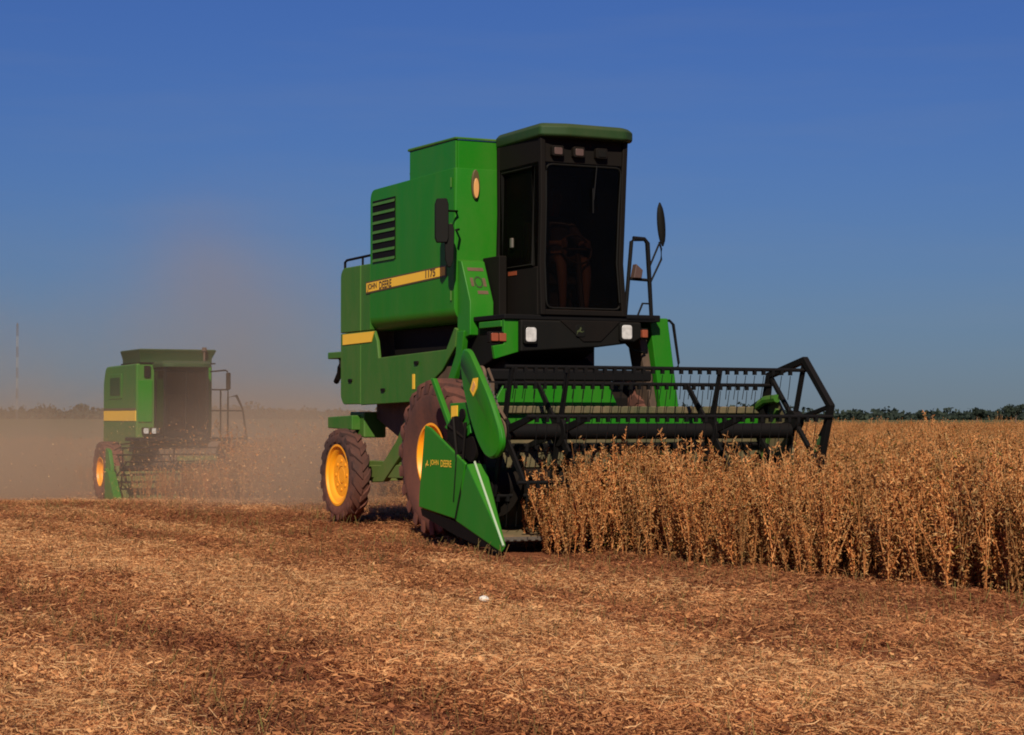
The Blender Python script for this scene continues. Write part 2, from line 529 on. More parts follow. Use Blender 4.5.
# ------------------------------------------------------------------ scatter (geometry nodes, for stuff only)
def scatter(name, pos, variants, vi, rz, scl, tilt=None):
    src = bpy.data.collections.new(name + "_kinds")
    for i, v in enumerate(variants):
        v.name = "%s_kind.%03d" % (name, i)
        src.objects.link(v)
    me = bpy.data.meshes.new(name)
    me.vertices.add(len(pos)); me.vertices.foreach_set("co", np.asarray(pos, np.float32).ravel())
    for nm, typ, arr in (("vi", "INT", vi), ("rz", "FLOAT", rz), ("scl", "FLOAT", scl), ("tx", "FLOAT", tilt if tilt is not None else np.zeros(len(pos)))):
        at = me.attributes.new(nm, typ, "POINT")
        at.data.foreach_set("value", np.asarray(arr, np.int32 if typ == "INT" else np.float32))
    o = bpy.data.objects.new(name, me)
    COL.objects.link(o)
    ng = bpy.data.node_groups.new(name + "_scatter", "GeometryNodeTree")
    ng.interface.new_socket("Geometry", in_out="INPUT", socket_type="NodeSocketGeometry")
    ng.interface.new_socket("Geometry", in_out="OUTPUT", socket_type="NodeSocketGeometry")
    nd, lk = ng.nodes, ng.links
    gi, go = nd.new("NodeGroupInput"), nd.new("NodeGroupOutput")
    ins = nd.new("GeometryNodeInstanceOnPoints")
    ci = nd.new("GeometryNodeCollectionInfo")
    ci.inputs["Collection"].default_value = src
    ci.inputs["Separate Children"].default_value = True
    ci.inputs["Reset Children"].default_value = True
    def attr(nm, typ):
        a = nd.new("GeometryNodeInputNamedAttribute"); a.data_type = typ; a.inputs["Name"].default_value = nm
        return a.outputs["Attribute"]
    cx = nd.new("ShaderNodeCombineXYZ")
    lk.new(attr("tx", "FLOAT"), cx.inputs["X"])
    lk.new(attr("rz", "FLOAT"), cx.inputs["Z"])
    lk.new(gi.outputs[0], ins.inputs["Points"])
    lk.new(ci.outputs[0], ins.inputs["Instance"])
    ins.inputs["Pick Instance"].default_value = True
    lk.new(attr("vi", "INT"), ins.inputs["Instance Index"])
    lk.new(cx.outputs[0], ins.inputs["Rotation"])
    lk.new(attr("scl", "FLOAT"), ins.inputs["Scale"])
    lk.new(ins.outputs[0], go.inputs[0])
    md = o.modifiers.new("scatter", "NODES"); md.node_group = ng
    return o

# ---- ripe soybean plants
def plant(seed, h=0.80, pods=70, leaves=3):
    g = np.random.default_rng(seed)
    V, F, T = [], [], []
    def stick(p0, p1, r0, r1, tone):
        p0, p1 = np.array(p0), np.array(p1)
        d = p1 - p0; d /= np.linalg.norm(d)
        u = np.cross(d, [0.3, 0.9, 0.1]); u /= np.linalg.norm(u); v = np.cross(d, u)
        k = len(V)
        for p, r in ((p0, r0), (p1, r1)):
            for q in range(3):
                t = 2.094 * q
                V.append(p + r * (u * math.cos(t) + v * math.sin(t)))
        for q in range(3):
            w = (q + 1) % 3
            F.append((k + q, k + w, k + 3 + w, k + 3 + q)); T.append(tone)
    def pod(p, d, L, w, tone):
        d = np.array(d); d /= np.linalg.norm(d)
        u = np.cross(d, g.normal(size=3)); u /= np.linalg.norm(u); v = np.cross(d, u)
        k = len(V)
        V.extend([p, p + d * L * .45 + u * w, p + d * L * .45 + v * w * .6, p + d * L * .45 - u * w, p + d * L * .45 - v * w * .6, p + d * L])
        for a, b_ in ((1, 2), (3, 4)):
            F.append((k, k + a, k + 5, k + b_)); T.append(tone + g.normal() * .03)
        for a, b_ in ((2, 3), (4, 1)):
            F.append((k, k + a, k + 5, k + b_)); T.append(tone + g.normal() * .03)
    lean = g.normal(0, 0.06, 2)
    stems = []
    top = np.array([lean[0] * h, lean[1] * h, h])
    stems.append((np.zeros(3), top))
    for i in range(g.integers(3, 6)):
        t = g.uniform(0.04, 0.40); a = g.uniform(0, 6.28)
        p = top * t
        L = h * g.uniform(0.45, 0.85)
        q = p + np.array([math.cos(a) * L * g.uniform(.12, .40), math.sin(a) * L * g.uniform(.12, .40), L])
        stems.append((p, q))
    base = g.normal(0, .10)
    for p, q in stems:
        mid = (p + q) / 2 + np.append(g.normal(0, .012, 2), 0)
        tn = .45 + base + g.normal(0, .1)
        stick(p, mid, .0042, .0032, tn); stick(mid, q, .0032, .0016, tn + .1)
    for i in range(pods):
        p, q = stems[g.integers(len(stems))]
        t = g.uniform(0.04, 1.0)
        c = p + (q - p) * t
        a = g.uniform(0, 6.28)
        up = g.uniform(-1.3, 2.0)
        tone = np.clip(.62 + base + g.normal(0, .13) , 0.02, .88)
        if g.random() < .025: tone = g.uniform(.9, 1)
        pod(c, (math.cos(a), math.sin(a), up), g.uniform(.028, .050), g.uniform(.005, .0082), tone)
    for i in range(leaves):
        p, q = stems[g.integers(len(stems))]
        c = p + (q - p) * g.uniform(.2, .95)
        d = g.normal(size=3); d /= np.linalg.norm(d)
        u = np.cross(d, g.normal(size=3)); u /= np.linalg.norm(u)
        L = g.uniform(.015, .035)
        k = len(V)
        V.extend([c, c + d * L + u * L * .5, c + d * L * 1.8, c + d * L - u * L * .5])
        F.append((k, k + 1, k + 2, k + 3)); T.append(g.choice([.15, .3, .45, .6, .7]))
    return np_mesh("plant", np.array(V), np.array(F), M["crop"], np.clip(np.array(T), 0, 1))

def make_crop():
    def edge_near(b): return np.maximum(-1.36 - 0.165 * (b + 1.94), np.where(b > -1.9, -1.28, -9))
    def edge_far(b): return 1.8 + 0.085 * b
    P = []
    def fill(y0, y1, dens, cond):
        half = lambda y: 0.256 * y + 3.5
        n = int(dens * (y1 - y0) * 2 * half(y1))
        X = rng.uniform(-half(y1), half(y1), n); Y = rng.uniform(y0, y1, n)
        ok = (np.abs(X) < half(Y))
        a, b = to_local(X, Y)
        keep = np.zeros(n, bool)
        ahead = b < -1.4
        # the strip the header is eating into: ragged a little in front of the knife
        knife = -1.42 + 0.06 * np.sin(a * 7) + 0.12 * np.sin(a * 2.9)
        keep |= (b < knife) & (a > edge_near(b) + 0.07 * np.sin(b * 3.1) + 0.05 * np.sin(b * 8.3))
        keep |= (b >= knife) & (a > edge_far(np.clip(b, -5, 60)) + 0.08 * np.sin(b * 2.7)) & (a > 2.0)
        # the second combine has already cut the strip behind its own header
        keep &= ~((b > 30.5) & (a < 7.9))
        keep &= cond(a, b, Y)
        X, Y = X[ok & keep], Y[ok & keep]
        P.append(np.stack([X, Y], 1))
    d_edge = lambda a, b: np.where(b < -1.4, a - edge_near(b), a - edge_far(b))
    fill(11, 24, 68, lambda a, b, Y: d_edge(a, b) < 1.2)
    fill(11, 24, 40, lambda a, b, Y: (d_edge(a, b) >= 1.2) & (d_edge(a, b) < 2.6))
    fill(11, 28, 26, lambda a, b, Y: (d_edge(a, b) >= 1.6) & ((Y > 24) | (d_edge(a, b) >= 2.6)))
    fill(24, 42, 20, lambda a, b, Y: ((Y >= 28) | (d_edge(a, b) < 1.6)))
    fill(24, 40, 26, lambda a, b, Y: (b > 2) & (a < 5))
    fill(42, 75, 11, lambda a, b, Y: Y > 0)
    fill(75, 140, 3.5, lambda a, b, Y: Y > 0)
    xy = np.concatenate(P)
    z = ground_z(xy[:, 0], xy[:, 1]) - 0.01
    n = len(xy)
    # taller and shorter patches
    hs_ = 1 + 0.10 * np.sin(xy[:, 0] * 1.9 + xy[:, 1] * .8) * np.sin(xy[:, 1] * 1.3 - xy[:, 0] * .5) + rng.normal(0, .10, n)
    hs_ = np.clip(hs_, .6, 1.35)
    hs_ *= np.where((rng.random(n) < .06) & (xy[:, 1] > 40), 1.22, 1.0)
    hs_ *= np.where(xy[:, 1] > 75, 0.98, np.where(xy[:, 1] > 45, 0.96, 1.0))
    wedge = (xy[:, 0] < -.5) & (xy[:, 1] < 42)
    hs_ = np.where(wedge, hs_ * 1.35, hs_)
    kinds = [plant(100 + i, .74 + .045 * (i % 4), 215 + 10 * (i % 5), i % 3) for i in range(14)]
    o = scatter("soybean_crop", np.column_stack([xy, z]), kinds, rng.integers(0, len(kinds), n), rng.uniform(0, 6.28, n), hs_, rng.normal(0, .10, n))
    tag(o, "standing ripe brown soybean crop with dry pods in front of the cutter bar", "crop", kind="stuff")
    print("crop plants", n)
    return o

make_crop()

# ---- chopped straw, chaff and stubble
def straw_patch(seed, n_long, n_bits, size=0.55, bias=0.0, thick=0.05):
    g = np.random.default_rng(seed)
    V, F, T = [], [], []
    def strip(c, az_, tilt, L, w, bend, roll, tone):
        d = np.array([math.cos(az_) * math.cos(tilt), math.sin(az_) * math.cos(tilt), math.sin(tilt)])
        s_ = np.array([-math.sin(az_), math.cos(az_), 0.0])
        up = np.cross(d, s_)
        s2 = s_ * math.cos(roll) + up * math.sin(roll)
        k = len(V)
        for t in (-.5, 0, .5):
            p = c + d * (t * L) + up * (bend * (0.25 - t * t))
            V.append(p - s2 * w / 2); V.append(p + s2 * w / 2)
        F.append((k, k + 1, k + 3, k + 2)); F.append((k + 2, k + 3, k + 5, k + 4)); T.extend([tone, tone])
    for i in range(n_long):
        c = np.array([g.uniform(-.5, .5) * size, g.uniform(-.5, .5) * size, abs(g.normal(0, thick)) * .8 + .004])
        L = g.gamma(3, .013) + .018
        strip(c, 1.57 + g.normal(0, .75), g.normal(0, .22), L, g.uniform(.002, .0042), g.normal(0, .02), g.uniform(-1, 1), np.clip(.58 + bias * .9 + g.normal(0, .16), 0, .96))
    for i in range(n_bits):
        c = np.array([g.uniform(-.5, .5) * size, g.uniform(-.5, .5) * size, abs(g.normal(0, thick * .6)) + .003])
        L = g.uniform(.008, .030)
        strip(c, g.uniform(0, 6.28), g.normal(0, .4), L, L * g.uniform(.25, .6), g.normal(0, .01), g.uniform(-1, 1), np.clip(.48 + bias + g.normal(0, .15), 0, .92))
    return np_mesh("patch", np.array(V), np.array(F), M["straw"], np.array(T))

def make_litter():
    P = []
    for y0, y1, dens in ((5.5, 12, 17.0), (12, 18, 15.0), (18, 26, 11.0), (26, 44, 4.0), (44, 64, 1.4)):
        h_ = 0.256 * y1 + 2.0
        n = int(dens * (y1 - y0) * 2 * h_)
        X = rng.uniform(-h_, h_, n); Y = rng.uniform(y0, y1, n)
        ok = np.abs(X) < 0.256 * Y + 2.0
        P.append(np.stack([X[ok], Y[ok]], 1))
    xy = np.concatenate(P)
    a, b = to_local(xy[:, 0], xy[:, 1])
    s_ = streak(xy[:, 0], xy[:, 1]) + rng.normal(0, .07, len(xy))
    keep = rng.random(len(xy)) < (0.80 + 0.4 * s_)
    keep &= ~((np.abs(a + 1.62) < .35) & (b > -2.7) & (b < .2)) & ~((a > -1.6) & (a < 1.7) & (b > -2.0) & (b < -1.0))
    xy, s_ = xy[keep], s_[keep]
    pale = [straw_patch(500 + i, 380, 230, bias=.28, thick=.055) for i in range(6)]
    midp = [straw_patch(520 + i, 250, 250, bias=.03, thick=.04) for i in range(6)]
    dark = [straw_patch(540 + i, 150, 280, bias=-.24, thick=.03) for i in range(6)]
    n = len(xy)
    vi = np.where(s_ > .62, 0, np.where(s_ > .36, 6, 12)) + rng.integers(0, 6, n)
    z = ground_z(xy[:, 0], xy[:, 1])
    o = scatter("straw_litter", np.column_stack([xy, z]), pale + midp + dark, vi, R(30) + rng.normal(0, .35, n) + np.where(rng.random(n) < .5, np.pi, 0), rng.uniform(.8, 1.2, n))
    tag(o, "chopped pale straw and reddish chaff strewn over the harvested ground", "straw", kind="stuff")
    print("litter patches", n)

def stubble_patch(seed, n):
    g = np.random.default_rng(seed)
    V, F, T = [], [], []
    for i in range(n):
        c = np.array([g.normal(0, .05), g.uniform(-.5, .5), -.01])
        L = g.uniform(.04, .15)
        lean = g.normal(0, .32, 2)
        tip = c + np.array([lean[0], lean[1], 1]) * L
        w = g.uniform(.002, .0035)
        tn = np.clip(g.normal(.6, .25), 0, 1)
        k = len(V)
        t0 = g.uniform(0, 3)
        for p, r in ((c, w), (tip, w * .8)):
            for q in range(3):
                V.append(p + r * np.array([math.cos(t0 + 2.094 * q), math.sin(t0 + 2.094 * q), 0]))
        for q in range(3):
            x = (q + 1) % 3
            F.append((k + q, k + x, k + 3 + x, k + 3 + q)); T.append(tn)
    return np_mesh("stubble", np.array(V), np.array(F), M["stubble"], np.array(T))

def make_stubble():
    P = []
    for r in np.arange(-14, 9, 0.45):
        b = np.arange(-16, 14, 0.8)
        a = np.full_like(b, r) - 0.10 * b + rng.normal(0, .03, len(b))
        X, Y = to_world(a, b)
        P.append(np.stack([X, Y], 1))
    xy = np.concatenate(P)
    X, Y = xy[:, 0], xy[:, 1]
    a, b = to_local(X, Y)
    ok = (Y > 5.5) & (np.abs(X) < .256 * Y + 2) & ~((a > -1.3 - .165 * (b + 1.94)) & (b < -1.9)) & (Y < 30)
    ok &= ~((np.abs(a) < 1.7) & (np.abs(b) < 2.6))
    ok &= rng.random(len(X)) < .9
    xy = xy[ok]
    n = len(xy)
    kinds = [stubble_patch(700 + i, 26) for i in range(8)]
    z = ground_z(xy[:, 0], xy[:, 1])
    o = scatter("stubble", np.column_stack([xy, z]), kinds, rng.integers(0, 8, n), TH + rng.normal(0, .1, n), rng.uniform(.7, 1.15, n))
    tag(o, "short cut soybean stems standing in the harvested ground", "stubble", kind="stuff")

make_litter()
make_stubble()

# ------------------------------------------------------------------ far trees and mast
def leaf_cloud(g, c, rad, n, size):
    V, F, T = [], [], []
    p = g.normal(size=(n, 3)); p /= np.linalg.norm(p, axis=1)[:, None]
    p *= (g.uniform(0, 1, n) ** .4)[:, None]
    p = c + p * rad
    for q in p:
        u = g.normal(size=3); u /= np.linalg.norm(u)
        v = np.cross(u, g.normal(size=3)); v /= np.linalg.norm(v)
        s_ = size * g.uniform(.6, 1.4)
        k = len(V)
        V.extend([q - u * s_, q + v * s_ * .7, q + u * s_, q - v * s_ * .7])
        F.append((k, k + 1, k + 2, k + 3)); T.append(np.clip(g.normal(.5, .25), 0, 1))
    return V, F, T

def join_clouds(name, parts, mat):
    V, F, T = [], [], []
    for v, f, t in parts:
        k = len(V)
        V.extend(v); F.extend([tuple(i + k for i in q) for q in f]); T.extend(t)
    return np_mesh(name, np.array(V), np.array(F), mat, np.array(T))

def make_treeline():
    g = np.random.default_rng(31)
    parts = []
    for i in range(620):
        Y = g.uniform(820, 940)
        X = g.uniform(-.30, .30) * Y
        h = g.uniform(2.6, 4.8) + 3.4 * g.random() ** 5 + 1.2 * math.sin(X * .03) + 0.8 * math.sin(X * .011 + 2)
        if X < 0: h *= .85
        z0 = float(ground_z(X, Y))
        w = g.uniform(4, 9)
        parts.append(leaf_cloud(g, np.array([X, Y, z0 + h * .45]), np.array([w, w, h * .55]), 46, 1.0))
    o = join_clouds("treeline", parts, M["leaf_far"])
    COL.objects.link(o)
    tag(o, "dark wood along the horizon beyond the fields", "wood", kind="stuff")

def make_tree(X, Y, h, w, label, seed):
    g = np.random.default_rng(seed)
    z0 = float(ground_z(X, Y)) - .1
    t = empty("field_tree", (X, Y, z0))
    tag(t, label, "tree", "trees on the horizon")
    mb = MB()
    mb.tube([(0, 0, 0), (.1, 0, h * .3), (.05, .1, h * .6)], [.22, .16, .09], 7)
    for k in range(4):
        a = k * 1.6 + .4
        mb.tube([(.08, 0, h * (.3 + .05 * k)), (math.cos(a) * w * .5, math.sin(a) * w * .5, h * (.62 + .05 * k))], [.09, .03], 6)
    mb.build("trunk", M["bark"], t)
    parts = [leaf_cloud(g, np.array([g.normal(0, w * .42), g.normal(0, w * .42), h * g.uniform(.45, .88)]), np.array([w * .42, w * .42, h * .17]), 110, .22) for _ in range(9)]
    o = join_clouds("crown", parts, M["leaf_far"])
    COL.objects.link(o); o.parent = t

make_treeline()
make_tree(112, 445, 4.2, 2.6, "broad dark tree highest on the horizon behind the crop at the right", 3)
make_tree(104.5, 450, 3.1, 1.6, "small round dark tree on the horizon just left of the highest one", 4)
make_tree(94, 460, 2.9, 1.4, "low dark tree on the horizon among the soybean tops, apart from the taller pair", 5)

def make_mast():
    X, Y = -148.5, 600.0
    z0 = float(ground_z(X, Y))
    t = empty("radio_mast", (X, Y, z0))
    tag(t, "thin lattice radio mast with light and dark bands rising from the horizon", "mast")
    H, hw = 28.6 - z0, .30
    nseg = 9
    for s_ in range(nseg):
        zA, zB = H * s_ / nseg, H * (s_ + 1) / nseg
        mb = MB()
        cs = [(hw * math.cos(q), hw * math.sin(q)) for q in (0.5, 2.6, 4.7)]
        for x, y in cs:
            mb.tube([(x, y, zA), (x, y, zB)], .06, 5)
        m = 3
        for q in range(m):
            a0, a1 = zA + (zB - zA) * q / m, zA + (zB - zA) * (q + 1) / m
            for e in range(3):
                p, r_ = cs[e], cs[(e + 1) % 3]
                mb.tube([(p[0], p[1], a0), (r_[0], r_[1], a1)], .035, 4)
        mb.build("mast_section", M["mast_white" if s_ % 2 else "mast_red"], t)
    mb = MB(); mb.tube([(0, 0, H), (0, 0, H + .9)], [.35, .1], 6)
    mb.build("antenna", M["mast_red"], t)

make_mast()

# ------------------------------------------------------------------ the near combine
def make_wheel(parent, name, c, x_out, x_in, Ro, rim_r, n_lug, tyre_mat, lug_h=.035, flip=1):
    """tyre with chevron lugs, dished rim, hub; x_out is the outer face (flip: +1 outer face looks to -x)"""
    y, z = c
    w = abs(x_in - x_out)
    sx = 1 if x_in > x_out else -1
    X = lambda t: x_out + sx * t * w
    hub = MB().disc(c, rim_r * .28, X(.30), X(.75), 20).build(name, M["rim_yellow"], parent, .01)
    Rb = Ro - lug_h
    prof = [(X(.10), rim_r), (X(.015), rim_r + .35 * (Rb - rim_r)), (X(.0), rim_r + .62 * (Rb - rim_r)), (X(.06), Rb - .05), (X(.15), Rb - .008), (X(.5), Rb),
            (X(.85), Rb - .008), (X(.94), Rb - .05), (X(1.0), rim_r + .62 * (Rb - rim_r)), (X(.985), rim_r + .35 * (Rb - rim_r)), (X(.90), rim_r)]
    mb = MB().lathe_x(prof, c, 56)
    for i in range(n_lug):
        for side in (0, 1):
            t0 = 2 * math.pi * (i + .5 * side) / n_lug
            sw = 2.0 * math.pi / n_lug * .75
            tw = 2 * math.pi / n_lug * .20
            ring = []
            for (u, rr, tt) in ((.50, Ro, 0.0), (.80, Ro - .003, .55), (.965, Ro - .025, 1.0), (.995, Ro - .12, 1.12)):
                uu = u if side else 1 - u
                tc_ = t0 - sw * tt
                quad = []
                for dt, dr in ((-tw, 0), (tw, 0), (tw * 1.35, -lug_h * 1.6), (-tw * 1.35, -lug_h * 1.6)):
                    a = tc_ + dt
                    quad.append((X(uu), y + (rr + dr) * math.cos(a), z + (rr + dr) * math.sin(a)))
                ring.append(quad)
            mb.loft(ring)
    mb.build("tyre", tyre_mat, hub, angle=50)
    rim = MB().lathe_x([(X(.06), rim_r + .012), (X(.055), rim_r - .012), (X(.16), rim_r - .03), (X(.20), rim_r * .80), (X(.32), rim_r * .72), (X(.30), rim_r * .30),
                        (X(.36), rim_r * .30), (X(.55), rim_r * .72), (X(.55), rim_r * .95), (X(.9), rim_r + .01)], c, 40, closed=False)
    for k in range(8):
        t = 2 * math.pi * k / 8
        cy, cz = y + rim_r * .48 * math.cos(t), z + rim_r * .48 * math.sin(t)
        rim.disc((cy, cz), .018, X(.27), X(.34), 6)
    rim.build("rim", M["rim_yellow"], hub)
    return hub

def deer_mark(mb, o, xd, yd, s_):
    """small leaping animal emblem as an outline"""
    pts = [(0, .35), (.12, .55), (.30, .60), (.42, .78), (.40, .95), (.48, .85), (.60, .98), (.55, .80), (.68, .74), (.55, .66), (.52, .48), (.70, .42), (.92, .52), (.90, .45), (.70, .32), (.50, .34), (.30, .40), (.16, .32), (.05, .08), (.0, .12), (.06, .32)]
    X, Y, O = Vector(xd), Vector(yd), Vector(o)
    mb.faces([O + X * (p[0] * s_) + Y * (p[1] * s_) for p in pts], [list(range(len(pts)))])

def near_combine():
    z_root = 0.0
    t = empty("combine_harvester", (PX, PY, z_root), TH)
    tag(t, "large green combine with a dark cab cutting soybeans nearest the camera", "combine", "combines harvesting the field")
    G, GD, K = M["green"], M["green_dusty"], M["blackmetal"]
    # --- hood and grain tank shell
    prof = rounded([(.40, 2.17), (2.62, 2.17), (2.62, 3.75), (.40, 3.765)], .13, 5, which={2})
    hd_ = MB().px(prof, -1.0, 1.0)
    low = [e for e in hd_.bm.edges if all(v.co.z < 2.18 for v in e.verts) and abs(e.verts[0].co.x - e.verts[1].co.x) < .01]
    bmesh.ops.bevel(hd_.bm, geom=low, offset=.15, segments=7, affect="EDGES", profile=.5)
    cor = [e for e in hd_.bm.edges if all(v.co.y < .41 for v in e.verts) and abs(e.verts[0].co.z - e.verts[1].co.z) > 1.0]
    bmesh.ops.bevel(hd_.bm, geom=cor, offset=.03, segments=4, affect="EDGES", profile=.5)
    hd_.build("hood", G, t, .015, seg=2)
    prof = rounded([(2.628, 2.175), (2.905, 2.175), (2.905, 2.93), (2.628, 2.93)], .02, 2)
    MB().px(prof, -.995, .995).build("rear_panel", GD, t, .012)
    prof = rounded([(2.913, 2.175), (3.51, 2.175), (3.51, 2.86), (3.43, 2.93), (2.913, 2.93)], .10, 4, which={2, 3})
    MB().px(prof, -.998, .998).build("rear_hood", GD, t, .012)
    # --- grain tank extension with an open top
    te = MB()
    te.box(-.985, -.955, .41, 1.57, 3.74, 4.07); te.box(.955, .985, .41, 1.57, 3.74, 4.07)
    te.box(-.955, .955, .41, .44, 3.74, 4.06); te.box(-.955, .955, 1.54, 1.57, 3.74, 4.06)
    te.build("grain_tank", G, t, .008)
    MB().tube([(-.99, .40, 4.072), (-.99, 1.58, 4.082), (.99, 1.58, 4.082), (.99, .40, 4.072)], .011, 8, closed=True).build("tank_rim", M["green_dusty"], t)
    MB().box(-.955, .955, .44, 1.54, 3.72, 3.80).build("tank_floor", M["brownmetal"], t)
    mb = MB(); mb.tube([(-.80, 1.78, 3.72), (-.80, 1.78, 3.84), (-.80, 1.86, 3.87)], .055, 12)
    mb.build("exhaust_pipe", K, t)
    # --- inner body behind the side openings
    MB().px([(.5, 1.55), (1.2, 1.37), (3.35, 1.37), (3.45, 2.1), (3.45, 2.8), (.5, 2.8)], -.70, .70).build("inner_body", M["brownmetal"], t)
    # --- lower side skins (both sides)
    for s_ in (-1, 1):
        x0, x1 = (-.995, -.955) if s_ < 0 else (.955, .995)
        MB().px(rounded([(2.915, 1.345), (3.43, 1.345), (3.51, 1.43), (3.51, 2.168), (2.915, 2.168)], .04, 3, which={1, 2}), x0, x1).build("rear_side_panel", GD, t, .01)
        low_ = [(1.50, 1.36), (2.907, 1.335), (2.907, 2.168), (2.53, 2.168), (2.44, 2.05), (2.39, 1.86), (.62, 1.90), (.42, 2.12), (.36, 2.10), (.40, 1.92), (.72, 1.68)]
        if s_ > 0: low_ = [(1.30, 1.36), (2.907, 1.335), (2.907, 2.168), (1.30, 2.168)]
        MB().px(low_, x0, x1).build("lower_side_panel", GD, t, .01)
        mb = MB()
        mb.px([(.38 if s_ < 0 else 1.3, 1.87), (2.41, 1.83), (2.46, 2.16), (.38 if s_ < 0 else 1.3, 2.16)], -.78 if s_ < 0 else .74, -.74 if s_ < 0 else .78)
        mb.build("side_recess", M["darkframe"], t)
    for y_, z_ in ((1.35, 1.78), (2.25, 1.50), (3.20, 1.62)):
        MB().px(rrect(y_ - .05, y_ + .05, z_ - .018, z_ + .018, .015), -1.012, -.99).build("latch", M["darkframe"], t, .003)
    for z_ in (2.45, 3.15, 3.62):
        MB().tube([(-1.008, .47, z_ - .05), (-1.008, .47, z_ + .05)], .010, 8).build("hinge", GD, t)
    # --- louvres
    lv = MB().box(-1.006, -.995, 1.91, 2.54, 2.93, 3.62).build("louvre", K, t)
    mb = MB()
    for k in range(7):
        zc = 2.955 + k * .105
        mb.faces([(-1.008, 1.92, zc - .012), (-1.008, 2.53, zc - .012), (-1.016, 2.53, zc - .022), (-1.016, 1.92, zc - .022), (-1.008, 1.92, zc + .010), (-1.008, 2.53, zc + .010)],
                 [(0, 1, 2, 3), (3, 2, 5, 4), (0, 3, 4), (1, 5, 2), (0, 4, 5, 1)])
    mb.build("slat", GD, lv)
    # --- yellow stripe with the writing
    e = [(.595, 2.655), (2.735, 2.59), (2.735, 2.725), (.595, 2.775)]
    st = MB().px(e, -1.005, -.998).build("stripe", M["decal_edge"], t)
    MB().px([(.62, 2.670), (2.71, 2.607), (2.71, 2.708), (.62, 2.760)], -1.008, -1.002).build("stripe_face", M["decal_yellow"], st)
    sl = (2.607 - 2.670) / 2.09
    xd = Vector((0, -1, -sl)).normalized(); yd = Vector((0, 0, 1))
    words("JOHN DEERE", .68, M["decal"], st, (-1.011, 2.68, 2.613), xd, yd, .084, bold=.022)
    lettering("1175", .25, M["decal"], st, (-1.011, 1.10, 2.666), xd, yd, .086, bold=.03)
    s2 = MB().px([(2.58, 2.045), (3.43, 2.035), (3.43, 2.155), (2.50, 2.160)], -1.003, -.993).build("rear_stripe", M["decal_yellow"], t)
    # vertical safety decal on the lower panel
    MB().px([(1.40, 1.50), (1.46, 1.50), (1.46, 1.66), (1.40, 1.66)], -1.0, -.994).build("warning_decal", M["decal_yellow"], t)
    # --- front of the grain tank: side marker lamp, mirror, step box
    oval = [(-.77 + .045 * math.cos(q), 3.60 + .155 * math.sin(q)) for q in [2 * math.pi * k / 20 for k in range(20)]]
    mk = MB().py(oval, .37, .402).build("marker_lamp", M["decal_edge"], t, .006)
    oval = [(-.77 + .030 * math.cos(q), 3.56 + .105 * math.sin(q)) for q in [2 * math.pi * k / 20 for k in range(20)]]
    MB().py(oval, .355, .372).build("lens", M["amber_pale"], mk, .006)
    mo_ = -.10
    def mr_(z, d): return [(-1.19 + mo_ + d, .25, z), (-1.07 + mo_ - d, .18, z), (-1.05 + mo_ - d, .24, z), (-1.17 + mo_ + d, .31, z)]
    mi = MB().loft([mr_(2.97, .02), mr_(3.02, 0), mr_(3.36, 0), mr_(3.42, .02)]).build("mirror", M["black"], t, .01)
    MB().tube([(-1.14, .27, 3.30), (-1.0, .34, 3.31), (-.98, .41, 3.31)], .012, 6).build("mirror_arm", K, mi)
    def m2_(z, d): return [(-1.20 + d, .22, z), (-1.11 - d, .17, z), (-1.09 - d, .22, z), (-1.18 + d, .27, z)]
    m2 = MB().loft([m2_(2.72, .04), m2_(2.80, .01), m2_(3.10, 0), m2_(3.16, .02)]).build("mirror_shadow_panel", M["black"], t, .01)  # added dark panel standing in for the mirror's cast shadow
    MB().tube([(-1.08, .20, 3.10), (-1.0, .30, 3.12), (-.98, .41, 3.12)], .012, 6).build("mirror_arm", K, m2)  # arm carrying the added shadow panel
    sb = MB().px([(.40, 2.82), (.31, 2.80), (.10, 2.37), (.10, 2.03), (.40, 1.98)], -.97, -.70).build("step_box", G, t, .012)
    n_ = Vector((0, -.42, -.26)).normalized()
    up = Vector((0, .21, .43)).normalized()
    def onbox(u, v, lift=.004):      # u across, v up the sloping face
        return Vector((-.99 + u, .10, 2.37)) + up * v + Vector((0, -.43, .21)).normalized() * lift
    mb = MB()
    mb.faces([onbox(.07, .36), onbox(.25, .36), onbox(.25, .40), onbox(.07, .40)], [(0, 1, 2, 3)])
    mb.faces([onbox(.13, .09), onbox(.25, .09), onbox(.25, .13), onbox(.13, .13)], [(0, 1, 2, 3)])
    for cx_ in (.09, .23):
        mb.faces([onbox(cx_ - .015, .18), onbox(cx_ + .02, .18), onbox(cx_ + .02, .28), onbox(cx_ - .015, .28)], [(0, 1, 2, 3)])
    mb.build("slot", M["decal"], sb)
    mb = MB()
    for k in range(14):
        a0, a1 = 2 * math.pi * k / 14, 2 * math.pi * (k + 1) / 14
        mb.faces([onbox(.165 + .05 * math.cos(a0), .23 + .07 * math.sin(a0)), onbox(.165 + .05 * math.cos(a1), .23 + .07 * math.sin(a1)),
                  onbox(.165 + .035 * math.cos(a1), .23 + .05 * math.sin(a1)), onbox(.165 + .035 * math.cos(a0), .23 + .05 * math.sin(a0))], [(0, 1, 2, 3)])
    mb.build("latch", M["green_roof"], sb)
    # strut from the step box down to the axle
    MB().px([(.36, 2.08), (.20, 2.08), (.26, 1.80), (.55, 1.45), (.62, 1.55), (.40, 1.85)], -.99, -.93).build("strut", G, t, .01)
    MB().box(-.69, -.60, .0, .38, 2.20, 2.84).build("cab_skirt", M["darkframe"], t, .01)
    # --- platform, bumper, lamps
    MB().box(-.93, .80, -.60, .42, 2.165, 2.215).build("platform", K, t, .01)
    bump = [(-.78, 2.16), (.60, 2.16), (.60, 2.00), (.50, 1.95), (.10, 1.90), (-.78, 1.84)]
    MB().py(bump, -.66, -.58).build("bumper", M["black"], t, .02)
